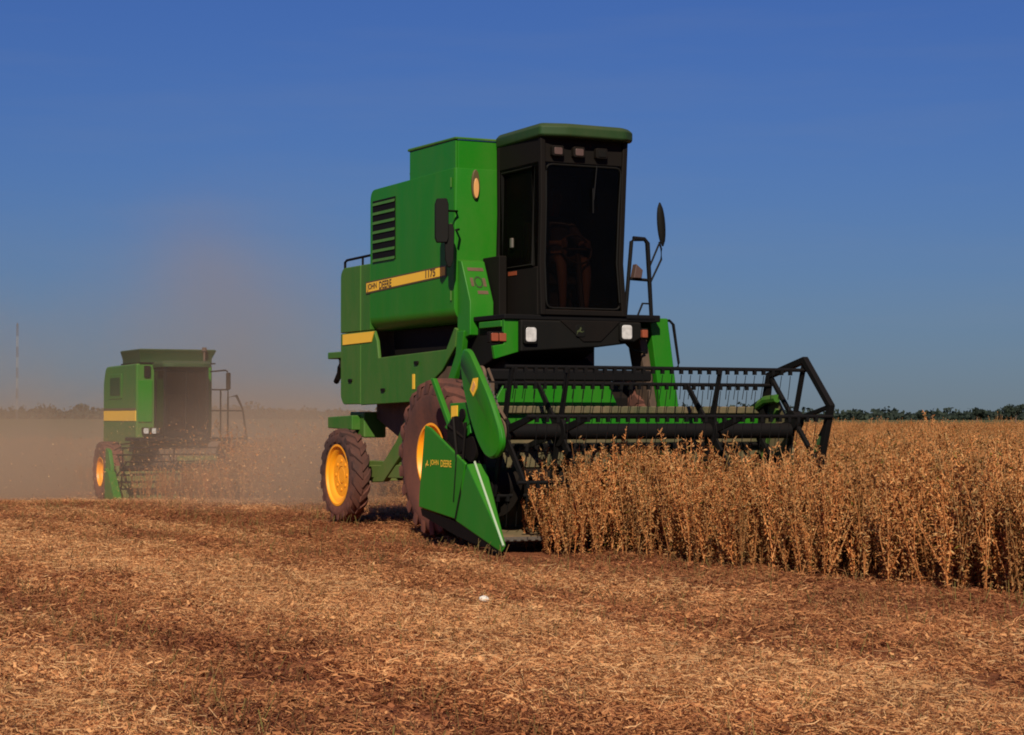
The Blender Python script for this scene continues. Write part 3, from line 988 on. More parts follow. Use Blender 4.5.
    MB().py([(-.35, 2.163), (.35, 2.163), (.12, 1.955), (-.08, 1.95)], -.672, -.655).build("bumper_cover", M["darkframe"], t, .008)
    em = MB().py(rrect(-.175, -.065, 2.0, 2.12, .03), -.680, -.671).build("emblem", M["black"], t, .004)
    mb = MB(); deer_mark(mb, (-.165, -.683, 2.015), (1, 0, 0), (0, 0, 1), .09)
    mb.build("emblem_mark", M["emblem"], em)
    for x, z in ((-.69, 2.01), (.40, 2.055)):
        hl = MB().py(rrect(x - .075, x + .075, z - .09, z + .09, .02), -.70, -.655).build("headlight", M["black"], t, .006)
        MB().py(rrect(x - .058, x + .058, z - .072, z + .072, .03), -.715, -.698).build("lens", M["lamp"], hl, .008)
    for x0, x1, z in ((-1.06, -.90, 1.985), (.58, .72, 2.05)):
        tl = MB().py(rrect(x0 - .015, x1 + .015, z - .055, z + .055, .01), -.56, -.50).build("turn_lamp", M["darkframe"], t, .004)
        xm = (x0 + x1) / 2
        MB().py(rrect(x0, xm - .006, z - .04, z + .04, .01), -.585, -.558).build("lens", M["amber"], tl, .006)
        MB().py(rrect(xm + .006, x1, z - .04, z + .04, .01), -.585, -.558).build("lens", M["amber"], tl, .006)
    MB().py([(-.92, 2.18), (-.72, 2.16), (-.72, 1.855), (-1.02, 1.77), (-1.04, 1.90), (-.92, 1.92)], -.57, -.52).build("lamp_bracket", G, t, .008)
    MB().box(-.93, -.70, -.52, -.02, 2.09, 2.155).build("platform_side", G, t, .01)
    # underside of the platform, feeder house
    MB().px([(-.55, 1.86), (-.35, 1.80), (.40, 1.60), (.45, 2.16), (-.55, 2.16)], -.88, .12).build("cab_base", M["black"], t, .02)
    MB().px([(.35, 1.85), (-.25, 1.80), (-1.08, 1.40), (-1.08, .38), (-.8, .38), (.35, 1.0)], -.78, .20).build("feeder_house", M["darkframe"], t, .02)
    # --- right hand side of the front: ladder panel, rails, mirror
    MB().loft([[(.98, -.45, 1.10), (1.20, -.45, 1.10), (1.20, -.15, 1.10), (.98, -.15, 1.10)], [(.82, -.45, 2.22), (1.04, -.45, 2.22), (1.04, -.15, 2.22), (.82, -.15, 2.22)]]).build("ladder_panel", G, t, .012)
    MB().loft([[(.90, -.40, 1.10), (.975, -.40, 1.10), (.975, -.15, 1.10), (.90, -.15, 1.10)], [(.72, -.40, 2.02), (.815, -.40, 2.02), (.815, -.15, 2.02), (.72, -.15, 2.02)]]).build("ladder_side", M["brownmetal"], t, .01)
    MB().tube([(.48, -.55, 1.95), (.58, -.52, 1.88), (.78, -.42, 1.86)], .012, 6).build("hose", K, t)
    mb = MB()
    mb.tube([(1.0, -.40, 2.20), (1.09, -.40, 2.20), (1.135, -.40, 2.16), (1.20, -.40, 1.76), (1.19, -.40, 1.71), (1.10, -.40, 1.69)], .014, 8)
    mb.build("grab_rail", K, t)
    MB().box(.45, .86, -.60, .1, 2.17, 2.24).build("side_platform", K, t, .01)
    mb = MB()
    mb.tube([(.47, -.55, 2.22), (.545, -.55, 2.99), (.57, -.55, 3.02), (.70, -.55, 3.02), (.735, -.55, 2.98), (.78, -.55, 2.22)], .021, 8)
    mb.tube([(.51, -.55, 2.61), (.755, -.55, 2.60)], .016, 8)
    mb.tube([(.62, -.55, 2.24), (.67, -.56, 2.36), (.77, -.55, 2.36)], .01, 6)
    mb.build("handrail", K, t)
    mb = MB(); mb.loft([[(.545, -.60, 2.615), (.64, -.60, 2.615), (.64, -.52, 2.615), (.545, -.52, 2.615)], [(.57, -.61, 2.76), (.66, -.59, 2.70), (.66, -.53, 2.70), (.57, -.53, 2.76)]])
    mb.build("work_lamp", M["lamp_dull"], t, .008)
    mo = MB()
    rings = []
    for k in range(9):
        v = -1 + 2 * k / 8
        w_ = math.sqrt(max(.03, 1 - v * v))
        cx_, cz_ = .90 - .018 * v, 3.18 + .225 * v
        rings.append([(cx_ + w_ * .048 * math.cos(q), -.55 + w_ * .03 * math.sin(q) , cz_) for q in [2 * math.pi * j / 12 for j in range(12)]])
    mo.loft(rings)
    mir = mo.build("mirror", M["black"], t)
    mb = MB()
    mb.tube([(.875, -.55, 3.0), (.90, -.55, 2.93), (.90, -.55, 2.82), (.76, -.55, 2.56), (.76, -.55, 2.64)], .010, 6)
    mb.tube([(.875, -.55, 2.98), (.76, -.55, 2.74), (.76, -.55, 2.64)], .010, 6)
    mb.build("mirror_arm", K, mir)
    # --- cab
    fz = [(-.53, .44, 2.215), (-.545, .40, 2.75), (-.53, .425, 3.30), (-.535, .455, 3.985)]    # left x, right x, z : slightly waisted
    def cab_ring(k, inset=0):
        l, r_, z = fz[k]
        return l, r_, z
    cf = MB()
    for side in (0, 1):
        for yy in (-.60, .33):
            pts = [((q[0] + .02) if side == 0 else (q[1] - .02), yy, q[2]) for q in fz]
            cf.loft([[(p[0] - .028, p[1] - .028, p[2]), (p[0] + .028, p[1] - .028, p[2]), (p[0] + .028, p[1] + .028, p[2]), (p[0] - .028, p[1] + .028, p[2])] for p in pts])
    cf.box(-.53, .44, -.625, -.565, 2.215, 2.27)
    cf.box(-.535, .455, -.60, .36, 3.74, 3.99)
    cf.box(-.55, -.50, -.565, .31, 2.215, 2.70)
    cf.box(.37, .42, -.565, .31, 2.215, 2.40)
    cf.box(-.53, .45, .32, .37, 2.215, 3.95)
    cab = cf.build("cab", M["darkframe"], t, .01)
    MB().box(-.50, .40, -.56, .32, 2.216, 2.25).build("cab_floor", M["brownmetal"], cab)
    ws = MB()
    ws.loft([[(q[0] + .045, -.605, q[2]), (q[1] - .045, -.605, q[2]), (q[1] - .045, -.600, q[2]), (q[0] + .045, -.600, q[2])] for q in [(-.53, .44, 2.27), fz[1], fz[2], (-.535, .455, 3.74)]])
    wsh = ws.build("windshield", M["glass"], cab)
    sp_ = [(x, -.615, z) for x, z in rounded([(-.47, 2.285), (.375, 2.285), (.335, 2.75), (.36, 3.3), (.39, 3.72), (-.475, 3.72), (-.475, 3.3), (-.49, 2.75)], .07, 3, which={0, 1, 4, 5})]
    MB().tube(sp_, .010, 6, closed=True).build("window_seal", M["black"], wsh)
    MB().box(-.530, -.526, -.56, .30, 2.70, 3.74).build("side_window", M["glass_side"], cab)
    MB().box(.418, .422, -.56, .30, 2.40, 3.74).build("side_window", M["glass"], cab)
    mb = MB(); mb.tube([(-.55, .20, 2.72), (-.55, -.48, 2.72), (-.55, -.48, 3.70), (-.55, .20, 3.70)], .014, 6, closed=True)
    mb.build("door_frame", M["black"], cab)
    MB().box(-.575, -.548, -.06, -.01, 2.92, 3.02).build("door_handle", M["steel"], cab, .008)
    MB().box(-.556, -.549, -.12, .06, 2.64, 2.68).build("door_decal", M["amber"], cab)
    roofp = rounded([(-.565, -.66), (-.30, -.74), (.38, -.72), (.52, -.62), (.50, .38), (-.54, .38)], .04, 3)
    rf = MB()
    rf.loft([[(x * .985, y * .985, 3.985) for x, y in roofp], [(x * 1.01, y * 1.01, 4.005) for x, y in roofp], [(x * 1.01, y * 1.01, 4.085) for x, y in roofp], [(x * .95, y * .95, 4.125) for x, y in roofp]])
    rf.build("cab_roof", M["green_roof"], t, .012)
    for x in (-.36, -.12, .14):
        wl_ = MB().py(rrect(x - .065, x + .065, 3.80, 3.905, .02), -.66, -.60).build("work_lamp", M["darkframe"], t, .006)
        MB().py(rrect(x - .045, x + .045, 3.815, 3.885, .015), -.668, -.658).build("lens", M["black"] if x > .05 else M["lamp_dull"], wl_, .004)
    # wiper
    mb = MB(); mb.tube([(.10, -.625, 3.73), (.055, -.64, 3.38)], .006, 5); mb.tube([(.05, -.635, 3.50), (.055, -.63, 3.25)], .008, 5)
    mb.build("wiper", K, cab)
    # seat, console and steering column
    se = MB(); se.box(-.28, .24, -.12, .28, 2.55, 2.68); se.box(-.26, .22, .20, .31, 2.66, 3.22); se.box(-.20, .16, -.02, .26, 2.25, 2.55)
    se.build("driver_seat", M["seat"], cab, .03)
    mb = MB(); mb.tube([(-.01, -.52, 2.25), (-.01, -.42, 2.85)], .03, 8)
    mb.tube([(-.01 + .17 * math.cos(q), -.40 + .05 * math.sin(q), 2.90 + .15 * math.sin(q)) for q in [2 * math.pi * k / 18 for k in range(18)]], .014, 6, closed=True)
    mb.tube([(-.18, -.40, 2.90), (.16, -.40, 2.90)], .012, 6)
    mb.build("steering_wheel", M["seat"], cab)
    # --- rear: tail lamp bracket, axle arm, rail, chopper hood
    MB().box(-.97, -.80, 3.51, 3.98, 1.885, 1.965).build("lamp_arm", GD, t, .012)
    mb = MB(); mb.tube([(-.93, 3.66, 1.89), (-.95, 3.62, 1.78), (-.95, 3.70, 1.66), (-.93, 3.80, 1.62)], .035, 8)
    mb.build("tail_lamp", M["darkframe"], t)
    mb = MB()
    for x in (-.96, .96):
        mb = MB()
        mb.tube([(x, 3.46, 2.88), (x, 3.46, 3.00), (x, 3.40, 3.02), (x, 2.63, 3.03)], .015, 6)
        mb.tube([(x, 2.93, 2.93), (x, 2.93, 3.025)], .013, 6)
        mb.build("deck_rail", K, t)
    mb = MB()
    mb.px([(3.20, 1.22), (3.95, 1.20), (3.95, 1.07), (3.20, 1.05)], -.98, -.80)
    mb.px([(3.20, 1.22), (3.95, 1.20), (3.95, 1.07), (3.20, 1.05)], .80, .98)
    mb.box(-.80, .80, 3.86, 3.95, 1.08, 1.19)
    mb.build("rear_beam", GD, t, .012)
    for x in (-.74, .74):
        MB().px([(3.08, .96), (3.42, .99), (3.52, 1.26), (3.08, 1.26)], x - .14, x + .14).build("rear_bracket", GD, t, .02)
    mb = MB(); mb.box(-.80, .80, 3.24, 3.44, .46, .62); mb.px([(3.15, .6), (3.39, .6), (3.34, 1.2), (3.2, 1.2)], -.14, .14)
    mb.tube([(-.72, 3.1, .54), (-.72, 2.9, .60), (.72, 2.9, .60)], .025, 6)
    mb.build("rear_axle", GD, t, .015)
    # belly: straw walker casing, sieve pan, frame rails
    MB().px([(.45, 1.45), (3.10, 1.40), (3.10, 1.18), (2.5, .98), (1.2, .74), (.55, .80)], -.72, .72).build("belly", M["brownmetal"], t, .02)
    for x in (-.72, .72):
        MB().px([(.35, .84), (.35, .68), (2.05, .58), (3.2, .62), (3.2, .70), (2.1, .70)], x - .06, x + .06).build("frame_rail", GD, t, .01)
    MB().px([(1.55, 1.34), (1.96, 1.30), (2.29, .94), (3.03, .45), (2.66, .47), (1.90, .95)], -.82, -.74).build("side_brace", GD, t, .01)
    MB().px([(2.15, .67), (3.30, .64), (3.30, .50), (2.15, .52)], -.80, -.66).build("axle_link", GD, t, .01)
    MB().px([(1.15, 1.34), (1.45, 1.34), (1.90, .80), (1.60, .76)], -.84, -.79).build("belt_cover", M["brownmetal"], t, .01)
    MB().box(-.78, .76, .12, .44, .66, .96).build("front_axle", GD, t, .03)
    for x in (-.82, .72):
        MB().disc((.28, .8), .30, x - .05, x + .05, 20).build("final_drive", GD, t, .01)
    # --- wheels
    make_wheel(t, "front_wheel", (.26, .79), -1.36, -.90, .805, .34, 22, M["tyre_red"], .024)
    make_wheel(t, "front_wheel", (.26, .79), 1.22, .78, .805, .34, 22, M["tyre_red"], .024)
    make_wheel(t, "rear_wheel", (3.34, .53), -1.12, -.89, .54, .345, 18, M["tyre"], .022)
    make_wheel(t, "rear_wheel", (3.34, .53), 1.12, .89, .54, .345, 18, M["tyre"], .022)
    # ------------------------------------------------------------ header
    # back sheet, higher behind the feeder opening; floor, end sheets, knife
    hb = MB()
    hb.py([(-1.62, 1.0), (1.68, 1.0), (1.68, 1.30), (.60, 1.30), (.04, 1.30), (-.06, 1.50), (-1.22, 1.50), (-1.34, 1.30), (-1.62, 1.30)], -1.15, -1.12)
    header = hb.build("header", M["green"], t, .006)
    hb = MB()
    hb.py([(-1.62, .16), (1.68, .16), (1.68, .995), (-1.62, .995)], -1.15, -1.12)
    hb.px([(-1.12, .17), (-1.12, .13), (-1.86, .06), (-1.86, .09)], -1.62, 1.68)
    hb.build("header_floor", M["floor"], header, .004)
    MB().py([(-1.60, 1.235), (1.66, 1.235), (1.66, 1.305), (-1.60, 1.305)], -1.21, -1.155).build("header_beam", M["floor"], header, .01)
    MB().py([(-1.62, 1.55), (.45, 1.55), (.45, 1.66), (-1.62, 1.66)], -1.11, -1.01).build("header_top_tube", K, t, .02)
    MB().px([(-1.12, .10), (-1.12, 1.28), (-1.30, 1.38), (-1.48, 1.38), (-1.62, 1.20), (-1.80, .70), (-1.95, .07)], 1.69, 1.715).build("end_sheet", M["floor"], header, .006)
    MB().px([(-1.12, .10), (-1.12, 1.10), (-1.25, 1.08), (-1.40, .80), (-1.70, .45), (-1.86, .06)], -1.610, -1.585).build("end_sheet", M["darkframe"], header, .006)  # left sheet coloured near black for the shade inside the header
    # right divider poking up out of the crop
    MB().loft([[(1.69, -1.3, .95), (1.80, -1.3, .95), (1.80, -1.3, .12), (1.69, -1.3, .12)], [(1.70, -1.95, .60), (1.79, -1.95, .60), (1.80, -1.95, .08), (1.69, -1.95, .08)],
               [(1.73, -2.6, .14), (1.76, -2.6, .14), (1.76, -2.6, .06), (1.73, -2.6, .06)]]).build("crop_divider", M["darkframe"], header, .008)
    mb = MB(); mb.tube([(1.75, -1.9, .62), (1.84, -2.0, 1.0), (1.92, -2.06, 1.22)], .030, 6)
    mb.build("divider_rod", M["green_roof"], header)
    ag = MB().disc((-1.46, .56), .17, -1.58, 1.64, 20)
    for side in (-1, 1):
        nst = 64
        for k in range(nst):
            t0, t1 = k / nst, (k + 1) / nst
            xs = (side * (1.58 - 1.25 * t0), side * (1.58 - 1.25 * t1))
            a0, a1 = side * t0 * 5 * math.pi, side * t1 * 5 * math.pi
            q = []
            for x, a in ((xs[0], a0), (xs[1], a1)):
                for rr in (.16, .29):
                    q.append((x, -1.46 + rr * math.cos(a), .56 + rr * math.sin(a)))
            ag.faces(q, [(0, 1, 3, 2)])
    ag.build("auger", M["darkframe"], header)
    kn = MB()
    for k in range(44):
        x = -1.56 + k * .074
        kn.faces([(x - .02, -1.86, .10), (x + .02, -1.86, .10), (x, -2.0, .085), (x - .02, -1.86, .075), (x + .02, -1.86, .075)], [(0, 1, 2), (3, 2, 4), (0, 2, 3), (1, 4, 2)])
    kn.box(-1.6, 1.66, -1.90, -1.85, .07, .105)
    kn.build("knife", M["steel"], header)
    # --- reel
    ry, rz, RR = -1.80, 1.065, .62
    ang = [R(73 + 60 * k) for k in range(6)]
    def rp(a, r_=RR): return ry - r_ * math.cos(a), rz + r_ * math.sin(a)
    rl = MB().disc((ry, rz), .075, -1.50, 1.60, 20)
    reel = rl.build("reel", K, t)
    for x in (-.97, .69, -1.55):
        mb = MB()
        for a in ang:
            y, z = rp(a)
            y0, z0 = rp(a, .07)
            dy, dz = -math.sin(a), -math.cos(a)
            mb.loft([[(x - .012, y0 - dy * .04, z0 - dz * .04), (x + .012, y0 - dy * .04, z0 - dz * .04), (x + .012, y0 + dy * .04, z0 + dz * .04), (x - .012, y0 + dy * .04, z0 + dz * .04)],
                     [(x - .012, y - dy * .025, z - dz * .025), (x + .012, y - dy * .025, z - dz * .025), (x + .012, y + dy * .025, z + dz * .025), (x - .012, y + dy * .025, z + dz * .025)]])
        mb.disc((ry, rz), .14, x - .02, x + .02, 20)
        mb.build("reel_spider", K, reel, .004)
    for a in ang:
        y, z = rp(a)
        mb = MB().tube([(-1.62, y, z), (1.69, y, z)], .018, 8)
        k = 0
        x = -1.52
        while x < 1.58:
            mb.box(x - .015, x + .015, y - .018, y + .015, z - .052, z + .008)
            j = random.uniform(-.012, .012)
            mb.tube([(x, y - .005, z - .06), (x + j * .4, y + .015, z - .16), (x + j, y + .045, z - .29)], .0042, 4)
            x += .104
        mb.build("reel_bat", K, reel)
    # end frame on the far right: a wide flat hexagonal ring with spokes
    def hexring(x0, x1, ro, ri, spokes, name):
        mb = MB()
        cy_, cz_ = ry + .0, 1.165
        def rp(a, r_): return cy_ - r_ * math.cos(a), cz_ + r_ * math.sin(a)
        out = [rp(a, ro) for a in ang]; inn = [rp(a, ri) for a in ang]
        for k in range(6):
            j = (k + 1) % 6
            q = [out[k], out[j], inn[j], inn[k]]
            mb.px(q, x0, x1)
        for k in range(spokes):
            a = ang[k * 6 // spokes]
            y, z = rp(a, ri + .02); y0, z0 = rp(a, .05)
            dy, dz = -math.sin(a) * .020, -math.cos(a) * .020
            mb.px([(y0 - dy, z0 - dz), (y - dy, z - dz), (y + dy, z + dz), (y0 + dy, z0 + dz)], x0 + .01, x1 - .01)
        mb.disc((cy_, cz_), .10, x0 - .02, x1 + .02, 16)
        return mb.build(name, K, reel, .004)
    hexring(1.64, 1.70, .655, .585, 6, "reel_end_frame")
    # lift arms
    mb = MB()
    mb.tube([(1.62, -.78, 1.22), (1.63, -1.05, 1.25), (1.63, -1.35, 1.37), (1.63, -1.56, 1.385)], .042, 8)
    mb.tube([(1.70, -1.12, .62), (1.68, -1.50, 1.28)], .028, 8)
    mb.build("reel_arm", GD, header)
    mb = MB()
    mb.tube([(-1.60, -1.10, 1.50), (-1.60, -1.45, 1.36), (-1.60, ry - .05, rz)], .045, 8)
    mb.tube([(-1.60, -1.18, .72), (-1.60, -1.55, 1.24)], .03, 8)
    mb.build("reel_arm", M["brownmetal"], header)
    # drive clutter between shield and reel: sprockets, chain, hoses, tensioner
    mb = MB()
    mb.disc((-1.40, 1.58), .10, -1.60, -1.57, 18); mb.disc((-1.55, 1.24), .08, -1.59, -1.56, 16); mb.disc((ry + .02, rz), .13, -1.585, -1.56, 24)
    mb.tube([(-1.575, -1.33, 1.62), (-1.575, ry - .10, 1.18)], .014, 5); mb.tube([(-1.575, -1.44, 1.46), (-1.575, ry + .11, 1.0)], .014, 5)
    mb.tube([(-1.52, -1.27, 1.64), (-1.46, -1.20, 1.30), (-1.50, -1.32, 1.0), (-1.46, -1.25, .7)], .018, 6)
    mb.tube([(-1.44, -1.27, 1.66), (-1.38, -1.33, 1.44), (-1.46, -1.34, 1.24)], .014, 6)
    mb.box(-1.55, -1.44, -1.40, -1.31, 1.36, 1.52)
    mb.build("reel_drive", M["brownmetal"], header)
    mb = MB()
    for k in range(14):
        u = k / 13
        y, z = -1.32 - .46 * u, 1.68 - .42 * u + .04 * math.sin(u * 3.1)
        mb.box(-1.592 + .006 * (k % 2), -1.574 + .006 * (k % 2), y - .017, y + .012, z - .014, z + .014)
    mb.build("chain", M["steel"], header)
    # gearbox and pulleys seen between the shield and the divider
    mb = MB()
    mb.disc((-1.02, 1.02), .19, -1.66, -1.63, 24); mb.disc((-1.36, .90), .12, -1.67, -1.64, 18); mb.disc((-1.15, 1.22), .06, -1.66, -1.62, 14)
    mb.tube([(-1.655, -.86, 1.12), (-1.655, -1.26, .98), (-1.655, -1.42, .80), (-1.655, -1.08, .84), (-1.655, -.84, .96)], .014, 5, closed=True)
    mb.tube([(-1.70, -1.05, 1.20), (-1.71, -1.16, .80), (-1.71, -1.10, .40)], .016, 6); mb.tube([(-1.69, -1.30, 1.15), (-1.70, -1.24, .70), (-1.70, -1.16, .3)], .014, 6)
    mb.box(-1.60, -1.45, -1.26, -.95, .35, 1.15)
    mb.build("drive_pulley", M["darkframe"], header)
    MB().px([(-.72, 1.10), (-1.02, 1.28), (-1.26, 1.22), (-1.30, 1.05), (-1.14, .98), (-1.0, 1.16), (-.84, 1.06)], -1.64, -1.61).build("drive_bracket", G, header, .006)
    # shield, bar, divider
    out = [(y_ + .04, z_) for y_, z_ in rounded([(-1.36, 1.84), (-1.49, 1.83), (-1.75, 1.58), (-1.97, 1.35), (-2.16, 1.08), (-2.19, .95), (-2.07, .83), (-1.89, .82), (-1.71, .95), (-1.54, 1.17), (-1.36, 1.50), (-1.30, 1.73)], .12, 4)]
    cy_, cz_ = -1.74, 1.30
    shr = [(cy_ + (y - cy_) * .93, cz_ + (z - cz_) * .965) for y, z in out]
    mb = MB(); mb.loft([[(-1.695, y, z) for y, z in out], [(-1.725, y, z) for y, z in out], [(-1.745, y, z) for y, z in shr]])
    sh = mb.build("belt_shield", G, t, .008)
    MB().px([(-1.515, 1.45), (-1.585, 1.39), (-1.66, 1.47), (-1.675, 1.56), (-1.58, 1.555)], -1.751, -1.744).build("warning_sticker", M["decal_yellow"], sh)
    mb = MB(); mb.px([(-1.55, 1.455), (-1.59, 1.43), (-1.635, 1.49), (-1.60, 1.53)], -1.754, -1.750)
    mb.build("sticker_mark", M["amber_pale"], sh)
    MB().px([(-.90, 1.305), (-1.035, 1.31), (-1.03, 1.20), (-.90, 1.185)], -1.652, -1.645).build("warning_sticker", M["decal_yellow"], t)
    MB().px([(-.86, 1.33), (-1.30, 1.34), (-1.30, 1.14), (-1.02, 1.06), (-.86, 1.10)], -1.645, -1.625).build("sticker_plate", G, t, .006)
    MB().px([(-.30, 1.58), (-.37, 1.58), (-.84, 1.03), (-.76, 1.03)], -1.60, -1.55).build("tie_bar", G, t, .01)
    dv = MB()
    dv.px([(-.44, 1.12), (-.56, 1.10), (-1.35, .77), (-1.30, .60), (-1.15, .235), (-.30, .32), (-.31, .46)], -1.72, -1.69)
    dvd = dv.build("crop_divider", G, t, .014)
    wv = [(-1.69, -1.36, .77), (-1.70, -1.14, .225), (-1.56, -2.46, .03), (-1.66, -1.46, .80), (-1.46, -1.60, .74), (-1.50, -1.20, .12), (-1.53, -2.40, .03), (-1.58, -2.47, .055)]
    # wedge shaped point: outer face, ridge, inner face
    tip_t, tip_b = (-1.80, -2.30, .07), (-1.80, -2.28, -.01)
    tip_i = (-1.775, -2.31, .06)
    A_, B_, C_, D_, E_ = (-1.715, -1.37, .765), (-1.72, -1.14, .225), (-1.64, -1.42, .775), (-1.56, -1.46, .765), (-1.56, -1.14, .15)
    wd = MB().faces([A_, B_, tip_b, tip_t, C_, D_, E_, tip_i], [(0, 1, 2, 3), (0, 3, 4), (4, 3, 7, 5), (5, 7, 2, 6), (3, 2, 7), (0, 4, 5, 6, 1), (1, 6, 2)])
    wd.build("divider_point", G, dvd, .012)
    MB().tube([(-1.655, -1.42, .785), (-1.80, -2.305, .06)], .011, 6).build("highlight_strip", M["ridge_highlight"], dvd)  # thin pale rod painted as the highlight along the divider ridge
    MB().loft([[(-1.715, -.34, .31), (-1.60, -.34, .31), (-1.60, -.34, .24), (-1.70, -.34, .24)], [(-1.715, -1.13, .22), (-1.56, -1.13, .15), (-1.56, -1.13, .03), (-1.70, -1.13, .08)],
               [(-1.79, -2.2, .03), (-1.75, -2.2, .03), (-1.75, -2.2, -.02), (-1.79, -2.2, -.02)]]).build("skid", M["darkframe"], dvd)
    MB().tube([(-1.70, -1.335, .76), (-1.718, -1.145, .24)], .016, 6).build("seam_rod", M["darkframe"], dvd)
    mb = MB(); deer_mark(mb, (-1.724, -.47, .70), (0, -1, 0), (0, 0, 1), .09)
    mb.build("emblem_mark", M["decal_yellow"], dvd)
    words("JOHN DEERE", .48, M["decal_yellow"], dvd, (-1.724, -.58, .725), (0, -1, 0), (0, 0, 1), .065, bold=.015)
    return t

near = near_combine()

# ------------------------------------------------------------------ the operator
def skin_mesh(name, joints, links, mat, parent, sub=2):
    me = bpy.data.meshes.new(name)
    idx = {k: i for i, k in enumerate(joints)}
    me.from_pydata([joints[k][0] for k in joints], [(idx[a], idx[b]) for a, b in links], [])
    o = bpy.data.objects.new(name, me)
    COL.objects.link(o)
    if parent: o.parent = parent
    sm = o.modifiers.new("skin", "SKIN")
    for i, k in enumerate(joints):
        r_ = joints[k][1]
        sv = me.skin_vertices[0].data[i]
        sv.radius = r_ if isinstance(r_, tuple) else (r_, r_)
        sv.use_root = (i == 0)
    ss = o.modifiers.new("smooth", "SUBSURF"); ss.levels = sub; ss.render_levels = sub
    sm.use_smooth_shade = True
    me.materials.append(mat)
    return o

def operator():
    # seated on the driver seat, hands on the wheel; coordinates in the combine's frame
    def W(p):
        X, Y = to_world(p[0], p[1])
        return (X, Y, p[2])
    cx_ = -.02
    J = {"pelvis": ((cx_, .06, 2.77), (.15, .12)), "waist": ((cx_, .10, 2.93), (.135, .10)), "chest": ((cx_, .11, 3.12), (.16, .11)), "neck0": ((cx_, .09, 3.27), (.07, .065)),
         "neck": ((cx_, .07, 3.33), .055), "jaw": ((cx_, .05, 3.40), (.068, .08)), "head": ((cx_, .06, 3.50), (.078, .098)), "crown": ((cx_, .07, 3.58), (.055, .07)), "nose": ((cx_, -.055, 3.455), .014)}
    L = [("pelvis", "waist"), ("waist", "chest"), ("chest", "neck0"), ("neck0", "neck"), ("neck", "jaw"), ("jaw", "head"), ("head", "crown"), ("jaw", "nose")]
    for s_, n in ((-1, "l"), (1, "r")):
        J[n + "hip"] = ((cx_ + s_ * .09, -.02, 2.75), .085)
        J[n + "knee"] = ((cx_ + s_ * .14, -.34, 2.80), .060)
        J[n + "calf"] = ((cx_ + s_ * .14, -.37, 2.62), .055)
        J[n + "ankle"] = ((cx_ + s_ * .13, -.37, 2.33), .036)
        J[n + "heel"] = ((cx_ + s_ * .13, -.35, 2.29), .035)
        J[n + "toe"] = ((cx_ + s_ * .14, -.52, 2.275), (.04, .024))
        J[n + "sho"] = ((cx_ + s_ * .19, .10, 3.20), .062)
        J[n + "elb"] = ((cx_ + s_ * .25, -.08, 2.97), .042)
        J[n + "wri"] = ((cx_ + s_ * .17, -.31, 2.96), .026)
        J[n + "palm"] = ((cx_ + s_ * .155, -.37, 2.95), (.036, .018))
        L += [("pelvis", n + "hip"), (n + "hip", n + "knee"), (n + "knee", n + "calf"), (n + "calf", n + "ankle"), (n + "ankle", n + "heel"), (n + "heel", n + "toe"),
              ("chest", n + "sho"), (n + "sho", n + "elb"), (n + "elb", n + "wri"), (n + "wri", n + "palm")]
        for f in range(4):
            dz = (f - 1.5) * .021
            ln = (.036, .042, .040, .031)[f]
            b0 = Vector((cx_ + s_ * .155, -.395, 2.95 + dz))
            b1 = b0 + Vector((-s_ * .004, -ln, .004))
            b2 = b1 + Vector((-s_ * ln * .8, -.006, 0))
            b3 = b2 + Vector((-s_ * .006, ln * .55, 0))
            for q, p in enumerate((b0, b1, b2, b3)):
                J["%sf%d%d" % (n, f, q)] = (tuple(p), .009 - .0008 * q)
            L += [(n + "palm", "%sf%d0" % (n, f)), ("%sf%d0" % (n, f), "%sf%d1" % (n, f)), ("%sf%d1" % (n, f), "%sf%d2" % (n, f)), ("%sf%d2" % (n, f), "%sf%d3" % (n, f))]
        J[n + "t0"] = ((cx_ + s_ * .135, -.355, 2.985), .011); J[n + "t1"] = ((cx_ + s_ * .125, -.385, 3.0), .010); J[n + "t2"] = ((cx_ + s_ * .122, -.41, 3.0), .009)
        L += [(n + "wri", n + "t0"), (n + "t0", n + "t1"), (n + "t1", n + "t2")]
    J = {k: (W(v[0]), v[1]) for k, v in J.items()}
    body = skin_mesh("person", J, L, M["skin"], None)
    tag(body, "seated driver in dark top and shorts with bare shins behind the windshield", "person")
    def sub(names, links, name, extra, mat):
        JJ = {k: (J[k][0], tuple(r_ + extra for r_ in J[k][1]) if isinstance(J[k][1], tuple) else J[k][1] + extra) for k in names}
        return skin_mesh(name, JJ, links, mat, body)
    sub(["pelvis", "waist", "chest", "neck0", "lsho", "rsho", "lelb", "relb"], [("pelvis", "waist"), ("waist", "chest"), ("chest", "neck0"), ("chest", "lsho"), ("chest", "rsho"), ("lsho", "lelb"), ("rsho", "relb")], "shirt", .016, M["cloth"])
    sub(["pelvis", "lhip", "rhip", "lknee", "rknee"], [("pelvis", "lhip"), ("pelvis", "rhip"), ("lhip", "lknee"), ("rhip", "rknee")], "shorts", .016, M["cloth"])
    sub(["head", "crown"], [("head", "crown")], "hair", .008, M["seat"])
operator()

